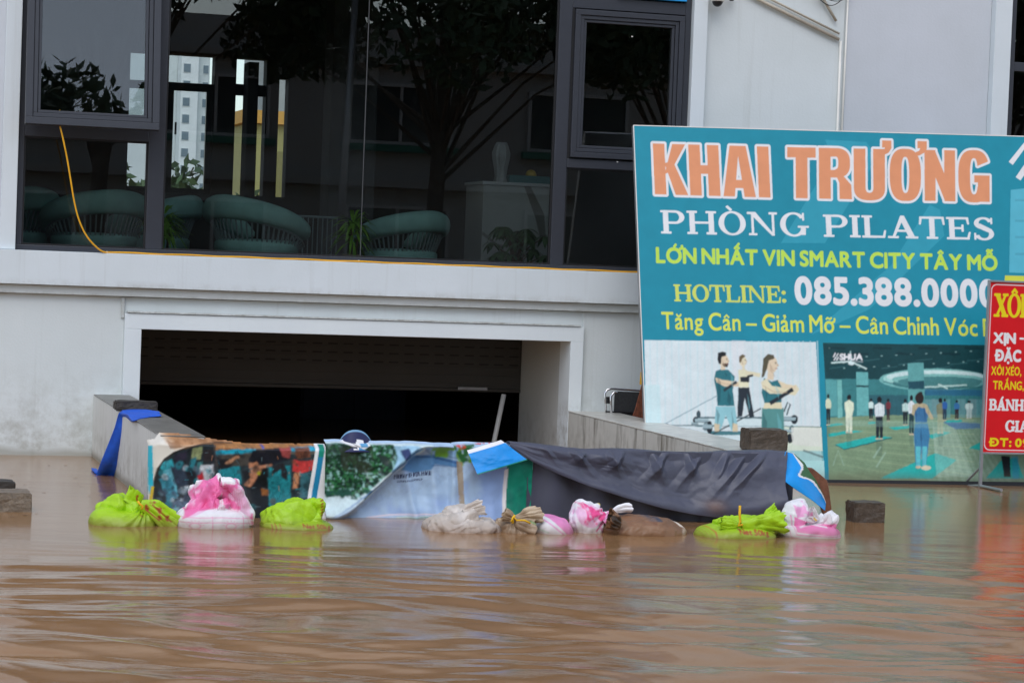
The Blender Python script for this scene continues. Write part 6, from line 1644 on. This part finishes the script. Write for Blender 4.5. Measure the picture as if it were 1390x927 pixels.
LM = mat('tree_leaves', (.055, .10, .035), .6, .5, .8); LM2 = mat('tree_leaves_dark', (.035, .07, .03), .6, .5, .8); BK = mat('tree_bark', (.09, .07, .055), .9, .3, 5)
def tree(label, x, y, H, R, cb, seed, n=7000, lm=None, ls=.16, name='broadleaf_tree', lean=0.0, trunk=.2):
    rr = np.random.default_rng(seed); t_ = thing(name, label, 'tree', (x, y, -1.0), 0, None)
    tk = MB(); top = np.array([lean, 0, cb+(H-cb)*.5])
    tk.tube([(0, 0, 0), (lean*.3, 0, cb*.5), (lean*.7, .05, cb), tuple(top)], [trunk, trunk*.8, trunk*.65, trunk*.2], 10)
    cl = []
    for i in range(26):
        th = rr.uniform(0, 6.283); e = rr.uniform(-.25, 1.0); d = rr.uniform(.45, 1.0)
        p_ = np.array([lean+R*d*math.cos(th)*math.cos(e*.9), R*d*math.sin(th)*math.cos(e*.9), cb+(H-cb)*(.35+.62*e*d)]); cl.append((p_, rr.uniform(.22, .42)*R))
        tk.tube([(lean*.7, 0, cb*rr.uniform(.8, 1.1)), (p_+np.array([lean, 0, cb]))/2, p_], [trunk*.24, trunk*.12, .02], 6)
    tk.build('trunk', BK, t_)
    ci = rr.integers(0, len(cl), n); Pc = np.array([cl[i][0] for i in ci]); Rc = np.array([cl[i][1] for i in ci])
    v = rr.normal(size=(n, 3)); v /= np.linalg.norm(v, axis=1)[:, None]; c0 = Pc+v*(Rc*rr.random(n)**.4)[:, None]*np.array([1, 1, .75])
    a_ = rr.normal(size=(n, 3)); a_ /= np.linalg.norm(a_, axis=1)[:, None]; b_ = np.cross(a_, rr.normal(size=(n, 3))); b_ /= np.linalg.norm(b_, axis=1)[:, None]
    s_ = (ls*rr.uniform(.6, 1.3, n))[:, None]
    V = np.stack([c0-a_*s_, c0-b_*s_*.4, c0+a_*s_, c0+b_*s_*.4], 1).reshape(-1, 3)
    me = bpy.data.meshes.new('crown'); me.vertices.add(4*n); me.vertices.foreach_set('co', V.astype(np.float32).ravel())
    me.loops.add(4*n); me.loops.foreach_set('vertex_index', np.arange(4*n, dtype=np.int32)); me.polygons.add(n); me.polygons.foreach_set('loop_start', np.arange(0, 4*n, 4, dtype=np.int32)); me.polygons.foreach_set('loop_total', np.full(n, 4, np.int32)); me.update(calc_edges=True)
    me.materials.append(lm or LM); link(bpy.data.objects.new('crown', me), t_)
    return t_
q = tq(262, 260, 60.); tree('green tree below the white tower seen through the back window', q[0]+.3, 60, 5.0-.6, 2.6, 1.6, 3, 2500, LM, .2)
q = tq(190, 245, 45.); tree('green tree seen through the left end of the back window', q[0], 45, 4.8, 2.2, 1.5, 5, 2500, LM, .2)

# ------------------------------------------------------------------ across the street, seen mirrored in the glass
OPY = -46.0
ob = thing('street_building', 'grey building with green window bands across the street mirrored in the glass', 'building', (-22, OPY, -1))
OW = mat('street_wall', (.34, .33, .31), .8, .1, .3); OG = mat('green_trim', (.03, .16, .11), .6); OD = mat('street_window', (.03, .035, .04), .2); OF = mat('street_frame', (.45, .45, .44), .6)
mb = MB().box(0, 64, -10, 0, 0, 9.0); mb.build('wall', OW, ob)
for fl_ in (1.6, 5.0, 8.3): MB().box(-.1, 64.1, .002, .35, 1+fl_+1.9, 1+fl_+2.1).build('cornice', OW, ob)
for fl_ in (1.3, 4.7):
    for i in range(12):
        x = 2.2+i*5.2
        f = MB(); ringbox(f, x, x+3.0, 1+fl_, 1+fl_+1.7, .09, .01, .12); f.box(x+1.46, x+1.54, .01, .1, 1+fl_+.09, 1+fl_+1.61)
        fo = f.build('window', OF, ob); MB().box(x+.09, x+2.91, .005, .03, 1+fl_+.09, 1+fl_+1.61).build('pane', OD, fo)
        MB().box(x-.15, x+3.15, .01, .25, 1+fl_-.2, 1+fl_-.02).build('window_sill', OG, ob)
for x_, H_, R_x, cb_, sd_, lab, le in ((2.6, 14.3, 4.0, 4.6, 21, 'tall leafy street tree mirrored in the left shop pane', .3), (9.6, 13.0, 4.2, 5.0, 23, 'leafy street tree with a thick trunk mirrored in the middle pane', .2), (15.5, 13.5, 4.0, 4.2, 29, 'leafy street tree mirrored at the right end of the shop window', -.3), (-3.5, 12.0, 3.4, 4.5, 31, 'leafy street tree left of the mirrored row', .2), (22.5, 12.5, 4.2, 4.4, 37, 'leafy street tree mirrored toward the billboard side', 0)):
    tree(lab, x_, -29.0, H_, R_x, cb_, sd_, 17000, LM2, .17, lean=le, trunk=.24)
lp_ = MB(); lp_.tube([(7.2, -27, -1), (7.5, -27, 9)], [.09, .06], 10)
tag(lp_.build('street_pole', M['alu'], smooth=True), 'leaning slim street pole mirrored in the middle pane', 'pole')
wr_ = MB(); wr_.tube([(x, -26.5, 10.6-.7*math.sin(math.pi*(x+20)/50)) for x in np.linspace(-20, 30, 40)], .022, 6)
tag(wr_.build('power_line', M['black'], smooth=True), 'black power line strung along the street and mirrored in the awning pane', 'wire')
